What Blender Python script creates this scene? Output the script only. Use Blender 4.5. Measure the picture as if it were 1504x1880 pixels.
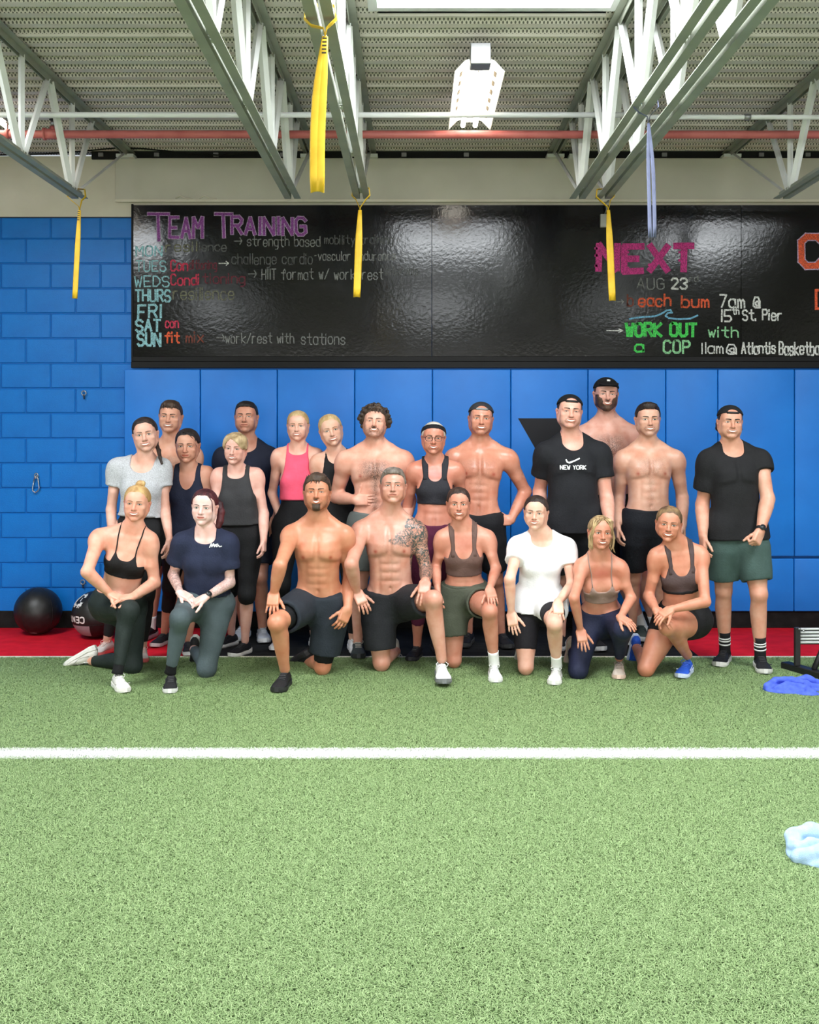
import bpy, bmesh, math, random
import numpy as np
from mathutils import Vector, Matrix, Quaternion
for _o in list(bpy.data.objects): bpy.data.objects.remove(_o)
scene = bpy.context.scene
COL = scene.collection
# ------------------------------------------------------------------ camera
F_PX, CAM_H, VX, VY = 2000.0, 1.61, 762.0, 790.0      # focal length and vanishing point of the photo, in its pixels
cd = bpy.data.cameras.new('camera'); cam = bpy.data.objects.new('camera', cd); COL.objects.link(cam)
cd.sensor_fit = 'HORIZONTAL'; cd.sensor_width = 36.0; cd.lens = 36.0 * F_PX / 1504.0
cd.shift_x = -(VX - 752.0) / 1504.0; cd.shift_y = (VY - 940.0) / 1504.0
cam.location = (0, 0, CAM_H); cam.rotation_euler = (math.pi / 2, 0, 0)
cd.clip_start = 0.05; cd.clip_end = 100
scene.camera = cam
# ------------------------------------------------------------------ view, world, added front fill
vs = scene.view_settings
vs.view_transform = 'Standard'; vs.look = 'None'; vs.gamma = 1.0; vs.use_curve_mapping = False; vs.exposure = 0.1
SKYLIGHT_E, LAMP_E, FRONT_FILL_W, WORLD_E = 22.5, 14.0, 470.0, 0.6
world = bpy.data.worlds.new('world'); scene.world = world; world.use_nodes = True
_bg = world.node_tree.nodes['Background']; _bg.inputs[0].default_value = (0.86, 0.93, 1.0, 1); _bg.inputs[1].default_value = WORLD_E
_dl = bpy.data.lights.new('front_fill_light', 'AREA'); _dl.shape = 'RECTANGLE'; _dl.size = 9.0; _dl.size_y = 2.2
_dl.energy = FRONT_FILL_W; _dl.color = (1.0, 0.97, 0.93)
_do = bpy.data.objects.new('front_fill_light', _dl); COL.objects.link(_do)
_do.location = (0.3, -6.8, 1.3); _do.rotation_euler = (math.pi / 2, 0, 0)     # fill light added behind the camera to brighten the group, door assumed

scene.cycles.adaptive_threshold = 0.03; scene.cycles.max_bounces = 5; scene.cycles.diffuse_bounces = 3; scene.cycles.glossy_bounces = 2; scene.cycles.transmission_bounces = 2
scene.cycles.caustics_reflective = False; scene.cycles.caustics_refractive = False

# ------------------------------------------------------------------ helpers
def W(px, py, d):                      # photo pixel and distance from the camera plane -> world point
    s = F_PX / d
    return np.array([(px - VX) / s, d, CAM_H + (VY - py) / s])
def ground_d(py, z=0.0): return F_PX * (CAM_H - z) / (py - VY)
def tag(o, label=None, cat=None, group=None, kind=None):
    if label: o['label'] = label
    if cat: o['category'] = cat
    if group: o['group'] = group
    if kind: o['kind'] = kind
    return o
def empty(name, loc=(0, 0, 0)):
    o = bpy.data.objects.new(name, None); COL.objects.link(o); o.location = loc; o.empty_display_size = 0.1
    return o
def parent(o, p):
    o.parent = p
    o.matrix_parent_inverse = Matrix.Translation(-Vector(p.location)) if p.type == 'EMPTY' else p.matrix_basis.inverted()
    return o
def mesh_np(name, V, F, mats, par=None, smooth=True, fm=None, attrs=None):
    """V (n,3) array, F list of (m,k) index arrays, one or many face sizes"""
    me = bpy.data.meshes.new(name)
    V = np.asarray(V, np.float32)
    Fs = [np.asarray(f, np.int32) for f in (F if isinstance(F, list) else [F]) if len(f)]
    me.vertices.add(len(V)); me.vertices.foreach_set('co', V.ravel())
    loops = np.concatenate([f.ravel() for f in Fs]); tot = np.concatenate([np.full(len(f), f.shape[1], np.int32) for f in Fs])
    st = np.concatenate([[0], np.cumsum(tot)[:-1]]).astype(np.int32)
    me.loops.add(len(loops)); me.loops.foreach_set('vertex_index', loops)
    me.polygons.add(len(tot)); me.polygons.foreach_set('loop_start', st); me.polygons.foreach_set('loop_total', tot)
    if fm is not None: me.polygons.foreach_set('material_index', np.asarray(fm, np.int32))
    me.polygons.foreach_set('use_smooth', np.full(len(tot), bool(smooth)))
    if attrs:
        for k, a in attrs.items():
            at = me.attributes.new(k, 'FLOAT_COLOR', 'POINT'); at.data.foreach_set('color', np.asarray(a, np.float32).ravel())
    me.update(calc_edges=True); me.validate()
    for m in (mats if isinstance(mats, (list, tuple)) else [mats]): me.materials.append(m)
    o = bpy.data.objects.new(name, me); COL.objects.link(o)
    if par is not None: parent(o, par)
    return o
def bm_obj(name, bm, mat, par=None, smooth=False):
    me = bpy.data.meshes.new(name); bm.normal_update(); bm.to_mesh(me); bm.free()
    for m in (mat if isinstance(mat, (list, tuple)) else [mat]): me.materials.append(m)
    if smooth:
        me.polygons.foreach_set('use_smooth', np.ones(len(me.polygons), bool))
    o = bpy.data.objects.new(name, me); COL.objects.link(o)
    if par is not None: parent(o, par)
    return o
def bm_box(bm, x0, x1, y0, y1, z0, z1, bev=0.0, seg=1):
    vs_ = [bm.verts.new(p) for p in ((x0,y0,z0),(x1,y0,z0),(x1,y1,z0),(x0,y1,z0),(x0,y0,z1),(x1,y0,z1),(x1,y1,z1),(x0,y1,z1))]
    fs = [bm.faces.new([vs_[i] for i in q]) for q in ((3,2,1,0),(4,5,6,7),(0,1,5,4),(1,2,6,5),(2,3,7,6),(3,0,4,7))]
    if bev:
        es = list({e for f in fs for e in f.edges})
        bmesh.ops.bevel(bm, geom=es, offset=bev, segments=seg, affect='EDGES', profile=0.6)
    return bm
def box(name, x0, x1, y0, y1, z0, z1, mat, par=None, bev=0.0, seg=1, smooth=False):
    bm = bmesh.new(); bm_box(bm, x0, x1, y0, y1, z0, z1, bev, seg)
    return bm_obj(name, bm, mat, par, smooth)
def bm_tube(bm, pts, r, n=10, cap=True, flat=None):
    """swept tube; r a number or list; flat=(a,b) gives an elliptic section"""
    pts = [Vector(p) for p in pts]; rings = []
    up = None
    for i, p in enumerate(pts):
        t = (pts[min(i+1, len(pts)-1)] - pts[max(i-1, 0)]).normalized()
        if up is None:
            up = t.cross(Vector((0, 1, 0.01)));  up = up if up.length > 1e-3 else t.cross(Vector((1, 0, 0)))
        up = (up - t * up.dot(t)).normalized(); sd = t.cross(up)
        rr = r[i] if isinstance(r, (list, tuple, np.ndarray)) else r
        a, b = (rr, rr) if flat is None else (rr * flat[0], rr * flat[1])
        rings.append([bm.verts.new(p + up * (a * math.cos(2*math.pi*k/n)) + sd * (b * math.sin(2*math.pi*k/n))) for k in range(n)])
    for A, B in zip(rings, rings[1:]):
        for k in range(n): bm.faces.new((A[k], A[(k+1) % n], B[(k+1) % n], B[k]))
    if cap:
        bm.faces.new(rings[0][::-1]); bm.faces.new(rings[-1])
    return bm
def tube(name, pts, r, mat, par=None, n=10, flat=None):
    bm = bmesh.new(); bm_tube(bm, pts, r, n, True, flat); bmesh.ops.recalc_face_normals(bm, faces=bm.faces)
    return bm_obj(name, bm, mat, par, True)

# ------------------------------------------------------------------ materials
def srgb(r, g, b):
    f = lambda c: (c/255/12.92) if c/255 <= 0.04045 else ((c/255+0.055)/1.055)**2.4
    return (f(r), f(g), f(b), 1.0)
def new_mat(name, col, rough=0.6, metal=0.0, spec=0.5):
    m = bpy.data.materials.new(name); m.use_nodes = True
    b = m.node_tree.nodes['Principled BSDF']
    b.inputs['Base Color'].default_value = col; b.inputs['Roughness'].default_value = rough
    b.inputs['Metallic'].default_value = metal; b.inputs['Specular IOR Level'].default_value = spec
    m.diffuse_color = col
    return m
def nodes(m): return m.node_tree.nodes, m.node_tree.links, m.node_tree.nodes['Principled BSDF']
def add_noise(m, col2, scale=8.0, detail=4.0, lo=0.35, hi=0.7, bump=0.0, bscale=None, bdist=0.01, coord='Object', stretch=None):
    """mottle the base colour towards col2 and add a noise bump"""
    N, L, b = nodes(m)
    tc = N.new('ShaderNodeTexCoord'); src = tc.outputs[coord]
    if stretch:
        mp = N.new('ShaderNodeMapping'); mp.inputs['Scale'].default_value = stretch; L.new(src, mp.inputs['Vector']); src = mp.outputs['Vector']
    if col2 is not None:
        nz = N.new('ShaderNodeTexNoise'); nz.inputs['Scale'].default_value = scale; nz.inputs['Detail'].default_value = detail; L.new(src, nz.inputs['Vector'])
        cr = N.new('ShaderNodeValToRGB'); cr.color_ramp.elements[0].position = lo; cr.color_ramp.elements[1].position = hi
        cr.color_ramp.elements[0].color = b.inputs['Base Color'].default_value; cr.color_ramp.elements[1].color = col2
        L.new(nz.outputs['Fac'], cr.inputs['Fac']); L.new(cr.outputs['Color'], b.inputs['Base Color'])
    if bump:
        n2 = N.new('ShaderNodeTexNoise'); n2.inputs['Scale'].default_value = bscale or scale * 4; n2.inputs['Detail'].default_value = 3; L.new(src, n2.inputs['Vector'])
        bp = N.new('ShaderNodeBump'); bp.inputs['Strength'].default_value = bump; bp.inputs['Distance'].default_value = bdist
        L.new(n2.outputs['Fac'], bp.inputs['Height']); L.new(bp.outputs['Normal'], b.inputs['Normal'])
    return m
def emit_mat(name, col, strength):
    m = bpy.data.materials.new(name); m.use_nodes = True
    N, L = m.node_tree.nodes, m.node_tree.links
    N.remove(N['Principled BSDF'])
    e = N.new('ShaderNodeEmission'); e.inputs[0].default_value = col; e.inputs[1].default_value = strength
    L.new(e.outputs[0], N['Material Output'].inputs[0]); return m

M = {}
M['blue_block'] = add_noise(new_mat('blue_block_paint', srgb(4, 118, 206), 0.42, 0, .3), srgb(2, 104, 190), 5, 3, 0.3, 0.75, 0.35, 120, 0.004)
M['blue_joint'] = add_noise(new_mat('blue_joint_paint', srgb(4, 92, 172), 0.5, 0, .3), None, bump=0.3, bscale=90, bdist=0.003)
M['blue_pad'] = add_noise(new_mat('blue_vinyl', srgb(24, 124, 218), 0.42, 0, .35), srgb(18, 114, 206), 3, 3, 0.3, 0.7, 0.12, 160, 0.002)
M['cream'] = add_noise(new_mat('cream_paint', srgb(226, 220, 204), 0.7), srgb(214, 207, 190), 3, 4, 0.35, 0.75, 0.1, 60, 0.002)
M['panel_cream'] = add_noise(new_mat('soffit_paint', srgb(206, 202, 188), 0.75), srgb(196, 192, 178), 2.5, 4, 0.35, 0.7)
M['base_black'] = add_noise(new_mat('black_rubber', srgb(22, 22, 22), 0.9, 0, .2), srgb(34, 34, 34), 12, 4, 0.4, 0.7, 0.2, 80, 0.003)
M['red'] = add_noise(new_mat('red_track', srgb(226, 26, 46), 0.85, 0, .2), srgb(204, 18, 36), 9, 5, 0.35, 0.7, 0.3, 220, 0.003)
M['line'] = add_noise(new_mat('white_line', srgb(250, 250, 248), 0.8), srgb(232, 232, 226), 60, 3, 0.45, 0.8)
M['gap_dark'] = new_mat('dark_gap', srgb(20, 20, 20), 0.9)
M['joist'] = add_noise(new_mat('white_joist_paint', srgb(226, 228, 224), 0.42), srgb(212, 214, 210), 6, 4, 0.4, 0.75)
M['chord'] = add_noise(new_mat('shaded_chord_paint', srgb(164, 168, 154), 0.5), srgb(148, 152, 138), 6, 4, 0.4, 0.75)  # joist paint darkened so the chord undersides read as shaded
M['red_pipe'] = add_noise(new_mat('red_pipe_paint', srgb(200, 112, 106), 0.4), srgb(186, 96, 92), 9, 3, 0.4, 0.7)
M['white_paint'] = new_mat('white_paint', srgb(238, 240, 240), 0.35)
M['grey_metal'] = new_mat('grey_metal', srgb(150, 150, 150), 0.4, 0.7)
M['steel'] = new_mat('steel', srgb(170, 172, 176), 0.28, 0.95)
M['yellow'] = add_noise(new_mat('yellow_rubber', srgb(238, 194, 44), 0.55), srgb(222, 176, 30), 14, 3, 0.4, 0.7)
M['yellow_text'] = new_mat('band_print', srgb(50, 44, 20), 0.6)
M['slate_band'] = add_noise(new_mat('slate_rubber', srgb(106, 112, 140), 0.6), srgb(88, 94, 122), 12, 3, 0.4, 0.7)
M['black_band'] = new_mat('black_rubber_band', srgb(28, 28, 30), 0.6)
M['matte_black'] = add_noise(new_mat('black_steel', srgb(20, 20, 21), 0.5), srgb(32, 32, 33), 20, 3, 0.4, 0.8)
M['logo_grey'] = new_mat('logo_charcoal', srgb(42, 42, 45), 0.7, 0, .2)
# ------------------------------------------------------------------ the room
D_WALL = F_PX / 225.0
def wx(px): return (px - VX) / 225.0
def wz(py): return CAM_H + (VY - py) / 225.0
Z_DECK = 3.88
X0, X1, Y0 = -7.0, 7.6, -7.0
# floor and its parts
floor = tag(box('floor', X0, X1, Y0, D_WALL + 0.3, -0.12, -0.012, M['base_black']), kind='structure')
D_RED = ground_d(1205.5)
box('red_track_strip', X0, wx(430) * 1.0, D_RED, D_WALL, -0.012, 0.0, M['red'], floor)
box('red_track_strip', (1272 - VX) / 252.0, X1, D_RED, D_WALL, -0.012, 0.0, M['red'], floor)
box('black_mat', wx(430), (1272 - VX) / 252.0, D_RED, D_WALL, -0.012, 0.001, M['base_black'], floor)
M['cream_line'] = new_mat('cream_line', srgb(236, 232, 214), 0.8)
box('border_line', X0, X1, D_RED - 0.055, D_RED, -0.012, 0.004, M['cream_line'], floor)
D_LINE = ground_d(1386)
# turf
M['turf_base'] = add_noise(new_mat('turf_backing', srgb(70, 94, 50), 0.9), srgb(86, 110, 62), 40, 5, 0.3, 0.75, 0.8, 260, 0.01)
def blade_mat():
    m = new_mat('turf_blade', srgb(132, 166, 100), 0.62, 0, 0.35)
    N, L, b = nodes(m)
    tc = N.new('ShaderNodeNewGeometry'); nz = N.new('ShaderNodeTexNoise'); nz.inputs['Scale'].default_value = 300; nz.inputs['Detail'].default_value = 1
    L.new(tc.outputs['Position'], nz.inputs['Vector'])
    ad = N.new('ShaderNodeMath'); ad.operation = 'MULTIPLY_ADD'; ad.inputs[1].default_value = 0.55; L.new(tc.outputs['Random Per Island'], ad.inputs[0]); 
    m2 = N.new('ShaderNodeMath'); m2.operation = 'MULTIPLY'; m2.inputs[1].default_value = 0.5; L.new(nz.outputs['Fac'], m2.inputs[0]); L.new(m2.outputs[0], ad.inputs[2])
    cr = N.new('ShaderNodeValToRGB'); e = cr.color_ramp.elements
    e[0].position = 0.1; e[0].color = srgb(98, 124, 70); e[1].position = 0.9; e[1].color = srgb(186, 208, 152)
    e2 = cr.color_ramp.elements.new(0.5); e2.color = srgb(140, 168, 110)
    L.new(ad.outputs[0], cr.inputs['Fac']); L.new(cr.outputs['Color'], b.inputs['Base Color'])
    return m
M['blade'] = blade_mat()
def line_blade_mat():
    return new_mat('turf_line_blade', srgb(246, 247, 244), 0.7)
M['line_blade'] = line_blade_mat()
def tuft(name, mat, seed, nb=24, rad=0.024, ln=0.017):
    rnd = random.Random(seed); V = []; Fq = []
    for i in range(nb):
        x, y = rnd.uniform(-rad, rad), rnd.uniform(-rad, rad); a = rnd.uniform(0, 6.283)
        dx, dy = math.cos(a), math.sin(a); w = rnd.uniform(0.0010, 0.0015); l = ln * rnd.uniform(0.7, 1.3); c = rnd.uniform(-0.9, 0.9)
        base = len(V)
        for k in range(4):
            t = k / 3.0; hz = l * (0.55 * math.sin(t * 1.7)); r_ = l * (0.15 * t + 0.75 * t * t)
            ang = a + c * t; px_, py_ = x + math.cos(ang) * r_, y + math.sin(ang) * r_
            ww = w * (1.15 - 0.75 * t)
            V += [(px_ - math.sin(ang) * ww, py_ + math.cos(ang) * ww, hz), (px_ + math.sin(ang) * ww, py_ - math.cos(ang) * ww, hz)]
        for k in range(3): Fq.append((base+2*k, base+2*k+1, base+2*k+3, base+2*k+2))
    me = bpy.data.meshes.new(name); me.from_pydata(V, [], Fq); me.materials.append(mat)
    me.polygons.foreach_set('use_smooth', np.ones(len(Fq), bool))
    return me
TILE = 0.25
def scatter(o, meshes, seed):
    """instance a square patch of blades on every face of the backing, turned by quarter turns"""
    ng = bpy.data.node_groups.new('blade_scatter', 'GeometryNodeTree')
    ng.interface.new_socket('Geometry', in_out='INPUT', socket_type='NodeSocketGeometry')
    ng.interface.new_socket('Geometry', in_out='OUTPUT', socket_type='NodeSocketGeometry')
    N, L = ng.nodes, ng.links
    gi, go = N.new('NodeGroupInput'), N.new('NodeGroupOutput')
    mp = N.new('GeometryNodeMeshToPoints'); mp.mode = 'FACES'; L.new(gi.outputs[0], mp.inputs['Mesh'])
    jn = N.new('GeometryNodeGeometryToInstance')
    for me in meshes:
        t = bpy.data.objects.new(me.name, me)      # blade patch source, never linked to the scene
        oi = N.new('GeometryNodeObjectInfo'); oi.inputs['Object'].default_value = t; oi.inputs['As Instance'].default_value = True
        L.new(oi.outputs['Geometry'], jn.inputs[0])
    ip = N.new('GeometryNodeInstanceOnPoints'); ip.inputs['Pick Instance'].default_value = True
    ri = N.new('FunctionNodeRandomValue'); ri.data_type = 'INT'; ri.inputs[4].default_value = 0; ri.inputs[5].default_value = len(meshes) - 1; ri.inputs['Seed'].default_value = seed
    rq = N.new('FunctionNodeRandomValue'); rq.data_type = 'INT'; rq.inputs[4].default_value = 0; rq.inputs[5].default_value = 3; rq.inputs['Seed'].default_value = seed + 1
    mu = N.new('ShaderNodeMath'); mu.operation = 'MULTIPLY'; mu.inputs[1].default_value = math.pi / 2; L.new(rq.outputs[2], mu.inputs[0])
    cx = N.new('ShaderNodeCombineXYZ'); L.new(mu.outputs[0], cx.inputs[2])
    L.new(mp.outputs['Points'], ip.inputs['Points']); L.new(jn.outputs[0], ip.inputs['Instance'])
    L.new(ri.outputs[2], ip.inputs['Instance Index']); L.new(cx.outputs[0], ip.inputs['Rotation'])
    jg = N.new('GeometryNodeJoinGeometry'); L.new(gi.outputs[0], jg.inputs[0]); L.new(ip.outputs[0], jg.inputs[0])
    L.new(jg.outputs[0], go.inputs[0])
    md = o.modifiers.new('blades', 'NODES'); md.node_group = ng
def flat_quads(name, rects, z, mat, step=TILE):
    V, Fq = [], []
    for (x0, x1, y0, y1) in rects:
        nx, ny = max(1, round((x1 - x0) / step)), max(1, math.ceil((y1 - y0) / step)); b0 = len(V)
        V += [(x0 + (x1 - x0) * i / nx, y0 + (y1 - y0) * j / ny, z) for j in range(ny + 1) for i in range(nx + 1)]
        Fq += [(b0 + j * (nx + 1) + i, b0 + j * (nx + 1) + i + 1, b0 + (j + 1) * (nx + 1) + i + 1, b0 + (j + 1) * (nx + 1) + i) for j in range(ny) for i in range(nx)]
    return mesh_np(name, V, np.array(Fq), mat, None, False)
LW = 0.115 / 2
turf = flat_quads('artificial_turf', [(-3.6, 3.8, 1.6, D_LINE - LW), (-3.6, 3.8, D_LINE + LW, D_RED - 0.055)], 0.0, M['turf_base'])
scatter(turf, [tuft('turf_patch', M['blade'], k, 3700, TILE / 2) for k in range(6)], 3)
tag(turf, 'short curly green artificial turf covering the gym floor', 'turf', kind='stuff')
turf_far = flat_quads('turf_outskirts', [(X0, -3.6, Y0, D_RED - 0.055), (3.8, X1, Y0, D_RED - 0.055), (-3.6, 3.8, Y0, 1.6)], -0.002, M['turf_base'], 50)
parent(turf_far, floor); 
line = flat_quads('turf_line', [(-3.6, 3.8, D_LINE - LW, D_LINE + LW)], 0.0, M['line'], 2 * LW)
scatter(line, [tuft('line_patch', M['line_blade'], 20 + k, 1300, LW) for k in range(3)], 5)
tag(line, 'straight white line inlaid across the green turf', 'floor line', kind='stuff')

# back wall: painted concrete blocks below, cream paint above
wall = tag(box('wall_back', X0, X1, D_WALL, D_WALL + 0.3, -0.1, wz(287), M['blue_joint']), kind='structure')
Z_BLUE = wz(399)
box('cream_band', X0, X1, D_WALL - 0.004, D_WALL + 0.01, Z_BLUE, wz(287), M['cream'], wall)
M['dark_edge'] = new_mat('dark_edge', srgb(60, 62, 70), 0.7)
box('paint_edge', X0, wx(244), D_WALL - 0.006, D_WALL + 0.01, Z_BLUE - 0.006, Z_BLUE + 0.004, M['dark_edge'], wall)
JT = 0.007
def block_mesh(w, h):
    bm = bmesh.new(); bm_box(bm, -w/2, w/2, -0.007, 0.03, -h/2, h/2)
    es = [e for e in bm.edges if all(v.co.y < 0 for v in e.verts)]
    bmesh.ops.bevel(bm, geom=es, offset=0.0062, segments=1, affect='EDGES')
    me = bpy.data.meshes.new('block'); bm.to_mesh(me); bm.free(); me.materials.append(M['blue_block']); return me
cw, chh = 0.4064, 0.2036
_full = block_mesh(cw - JT, chh - JT); _top = block_mesh(cw - JT, wz(399) - wz(438.1) - JT * 0.6)
for r in range(-1, 16):
    zt = wz(438.1) - r * chh
    if r == -1: zc, me = (Z_BLUE + wz(438.1)) / 2 - 0.002, _top
    else: zc, me = zt - chh / 2, _full
    if zc < 0.0: continue
    xo = wx(2.3 if r % 2 else 48.0)
    for c in range(-6, 3):
        xa = xo + c * cw
        if xa > wx(250): continue
        o = bpy.data.objects.new('block', me); COL.objects.link(o); o.location = (xa + cw / 2, D_WALL, zc); o.parent = wall
base = tag(box('baseboard_back', X0, X1, D_WALL - 0.02, D_WALL, 0.0, wz(1121), M['base_black'], bev=0.004), kind='structure')
# solid dark strip painted in for the shadowed gap under the deck, cream soffit panel over the chalkboard
trim1 = tag(box('trim_1', wx(216), X1, D_WALL - 0.07, D_WALL - 0.004, wz(372), wz(294), M['panel_cream'], bev=0.004), kind='structure')
box('lower_lip', wx(216), X1, D_WALL - 0.085, D_WALL - 0.07, wz(374.5), wz(370), M['cream'], trim1)
shade_strip = tag(box('gap_shade_strip', wx(170), X1, D_WALL - 0.03, D_WALL - 0.0045, wz(293.5), wz(278), M['gap_dark']), kind='structure')
for px in (188, 290, 398, 520, 742, 856, 1115, 1218, 1395, 1480):
    box('clip', wx(px) - 0.02, wx(px) + 0.02, D_WALL - 0.05, D_WALL - 0.03, wz(290), wz(283), M['grey_metal'], shade_strip)

# ceiling: steel deck in 0.914 m sheets with skylight openings
def deck_mat():
    m = new_mat('steel_deck_paint', srgb(176, 176, 164), 0.5, 0.0, 0.4)
    N, L, b = nodes(m)
    g = N.new('ShaderNodeNewGeometry'); sp = N.new('ShaderNodeSeparateXYZ'); L.new(g.outputs['Position'], sp.inputs[0])
    # perforation dots on a 20 mm staggered grid, only on the sloping webs
    mp = N.new('ShaderNodeMapping'); mp.inputs['Scale'].default_value = (62, 62, 62); mp.inputs['Rotation'].default_value = (0, 0, math.pi / 4)
    L.new(g.outputs['Position'], mp.inputs['Vector'])
    vo = N.new('ShaderNodeTexVoronoi'); vo.inputs['Scale'].default_value = 1.0; vo.inputs['Randomness'].default_value = 0.12; vo.voronoi_dimensions = '2D'
    L.new(mp.outputs['Vector'], vo.inputs['Vector'])
    lt = N.new('ShaderNodeMath'); lt.operation = 'LESS_THAN'; lt.inputs[1].default_value = 0.33; L.new(vo.outputs['Distance'], lt.inputs[0])
    at = N.new('ShaderNodeAttribute'); at.attribute_name = 'web'
    mu = N.new('ShaderNodeMath'); mu.operation = 'MULTIPLY'; L.new(lt.outputs[0], mu.inputs[0]); L.new(at.outputs['Fac'], mu.inputs[1])
    nz = N.new('ShaderNodeTexNoise'); nz.inputs['Scale'].default_value = 4; nz.inputs['Detail'].default_value = 5
    L.new(g.outputs['Position'], nz.inputs['Vector'])
    cr = N.new('ShaderNodeValToRGB'); cr.color_ramp.elements[0].position = .35; cr.color_ramp.elements[1].position = .75
    cr.color_ramp.elements[0].color = srgb(234, 226, 220); cr.color_ramp.elements[1].color = srgb(216, 208, 200); L.new(nz.outputs['Fac'], cr.inputs['Fac'])
    mx = N.new('ShaderNodeMix'); mx.data_type = 'RGBA'; L.new(mu.outputs[0], mx.inputs['Factor']); L.new(cr.outputs['Color'], mx.inputs[6])
    mx.inputs[7].default_value = srgb(104, 100, 94); L.new(mx.outputs[2], b.inputs['Base Color'])
    return m
M['deck'] = deck_mat()
SKY = [(-0.2, 1.04, 3.34, 5.80), (-4.0, -2.76, 3.34, 5.80), (2.76, 4.0, 3.34, 5.80), (-0.2, 1.04, -3.2, -0.8), (-4.0, -2.76, -3.2, -0.8), (2.76, 4.0, -3.2, -0.8)]
ceiling = tag(box('ceiling', X0, X1, Y0, D_WALL + 0.3, Z_DECK + 0.35, Z_DECK + 0.4, M['gap_dark']), kind='structure')
PER = 0.1524
prof = [(0.0, 0.0, 0), (0.062, 0.0, 0), (0.084, 0.030, 1), (0.130, 0.030, 1), (0.1524, 0.0, 1)]   # y, z, web flag of the face that ends here
def deck_sheet(x0, x1, y0, n=6):
    V, Fq, wb = [], [], []
    for k in range(n):
        for (py, pz, w) in prof[(0 if k == 0 else 1):]:
            V += [(x0, y0 + k * PER + py, Z_DECK + pz), (x1, y0 + k * PER + py, Z_DECK + pz)]
    nv = len(V) // 2
    for i in range(nv - 1): Fq.append((2*i, 2*i+2, 2*i+3, 2*i+1))
    # web flag per face -> split vertices per face so the flag stays crisp
    VV, FF, A = [], [], []
    for i, f in enumerate(Fq):
        b = len(VV); VV += [V[j] for j in f]; FF.append((b, b+1, b+2, b+3)); w = 0.0 if i % 4 == 0 else 1.0
        if i % 4 == 2: w = 0.35
        A += [(w, w, w, 1)] * 4
    # lap: a downturned lip at the sheet edge
    b = len(VV); VV += [(x0, y0, Z_DECK), (x1, y0, Z_DECK), (x1, y0 + 0.006, Z_DECK - 0.014), (x0, y0 + 0.006, Z_DECK - 0.014), (x1, y0 + 0.02, Z_DECK), (x0, y0 + 0.02, Z_DECK)]
    A += [(0, 0, 0, 1)] * 6; FF += [(b, b+1, b+2, b+3), (b+3, b+2, b+4, b+5)]
    return mesh_np('deck_sheet', VV, np.array(FF), M['deck'], ceiling, False, attrs={'web': A})
ys = F_PX / ((VY - 155) / (Z_DECK - CAM_H))
ys = ys - 0.9144 * math.ceil((ys - Y0) / 0.9144)
while ys < D_WALL:
    hits = sorted([s for s in SKY if s[2] < ys + 0.9 and s[3] > ys + 0.01])
    xa = X0
    full = [s for s in hits]
    if full:
        # whole rows are cut at the skylight; partly covered rows keep a strip on the far side
        for s in full:
            deck_sheet(xa, s[0], ys); xa = s[1]
        deck_sheet(xa, X1, ys)
        s = full[0]
        n_front = int(max(0, (s[2] - ys) // PER)); n_back = int(max(0, (ys + 0.9144 - s[3]) // PER))
        for s in full:
            if n_front: deck_sheet(s[0], s[1], ys, n_front)
            if n_back: deck_sheet(s[0], s[1], ys + (6 - n_back) * PER, n_back)
    else:
        deck_sheet(X0, X1, ys)
    ys += 0.9144
M['skylight'] = emit_mat('skylight_diffuser', (0.93, 0.97, 1.0, 1), SKYLIGHT_E)
for i, (a, b_, c, d_) in enumerate(SKY):
    w = tag(empty('window_%d' % (i + 1), ((a + b_) / 2, (c + d_) / 2, Z_DECK)), kind='structure')
    fr = bmesh.new()
    for q in ((a - .05, b_ + .05, c - .05, c), (a - .05, b_ + .05, d_, d_ + .05), (a - .05, a, c, d_), (b_, b_ + .05, c, d_)):
        bm_box(fr, q[0], q[1], q[2], q[3], Z_DECK - 0.02, Z_DECK + 0.25)
    bm_obj('window_frame', fr, M['white_paint'], w)
    mesh_np('window_pane', [(a, c, Z_DECK + .2), (b_, c, Z_DECK + .2), (b_, d_, Z_DECK + .2), (a, d_, Z_DECK + .2)], np.array([(3, 2, 1, 0)]), M['skylight'], w, False)
# side and rear walls (out of frame, close the room for light)
M['side_wall'] = new_mat('side_wall_paint', srgb(206, 204, 196), 0.8)
tag(box('wall_left', X0 - 0.2, X0, Y0, D_WALL, -0.1, Z_DECK, M['side_wall']), kind='structure')
tag(box('wall_right', X1, X1 + 0.2, Y0, D_WALL, -0.1, Z_DECK, M['side_wall']), kind='structure')
wr = bmesh.new(); bm_box(wr, X0, -4.4, Y0 - .2, Y0, -.1, Z_DECK); bm_box(wr, 5.0, X1, Y0 - .2, Y0, -.1, Z_DECK); bm_box(wr, -4.4, 5.0, Y0 - .2, Y0, 2.5, Z_DECK)
tag(bm_obj('wall_rear', wr, M['side_wall']), kind='structure')

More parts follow.
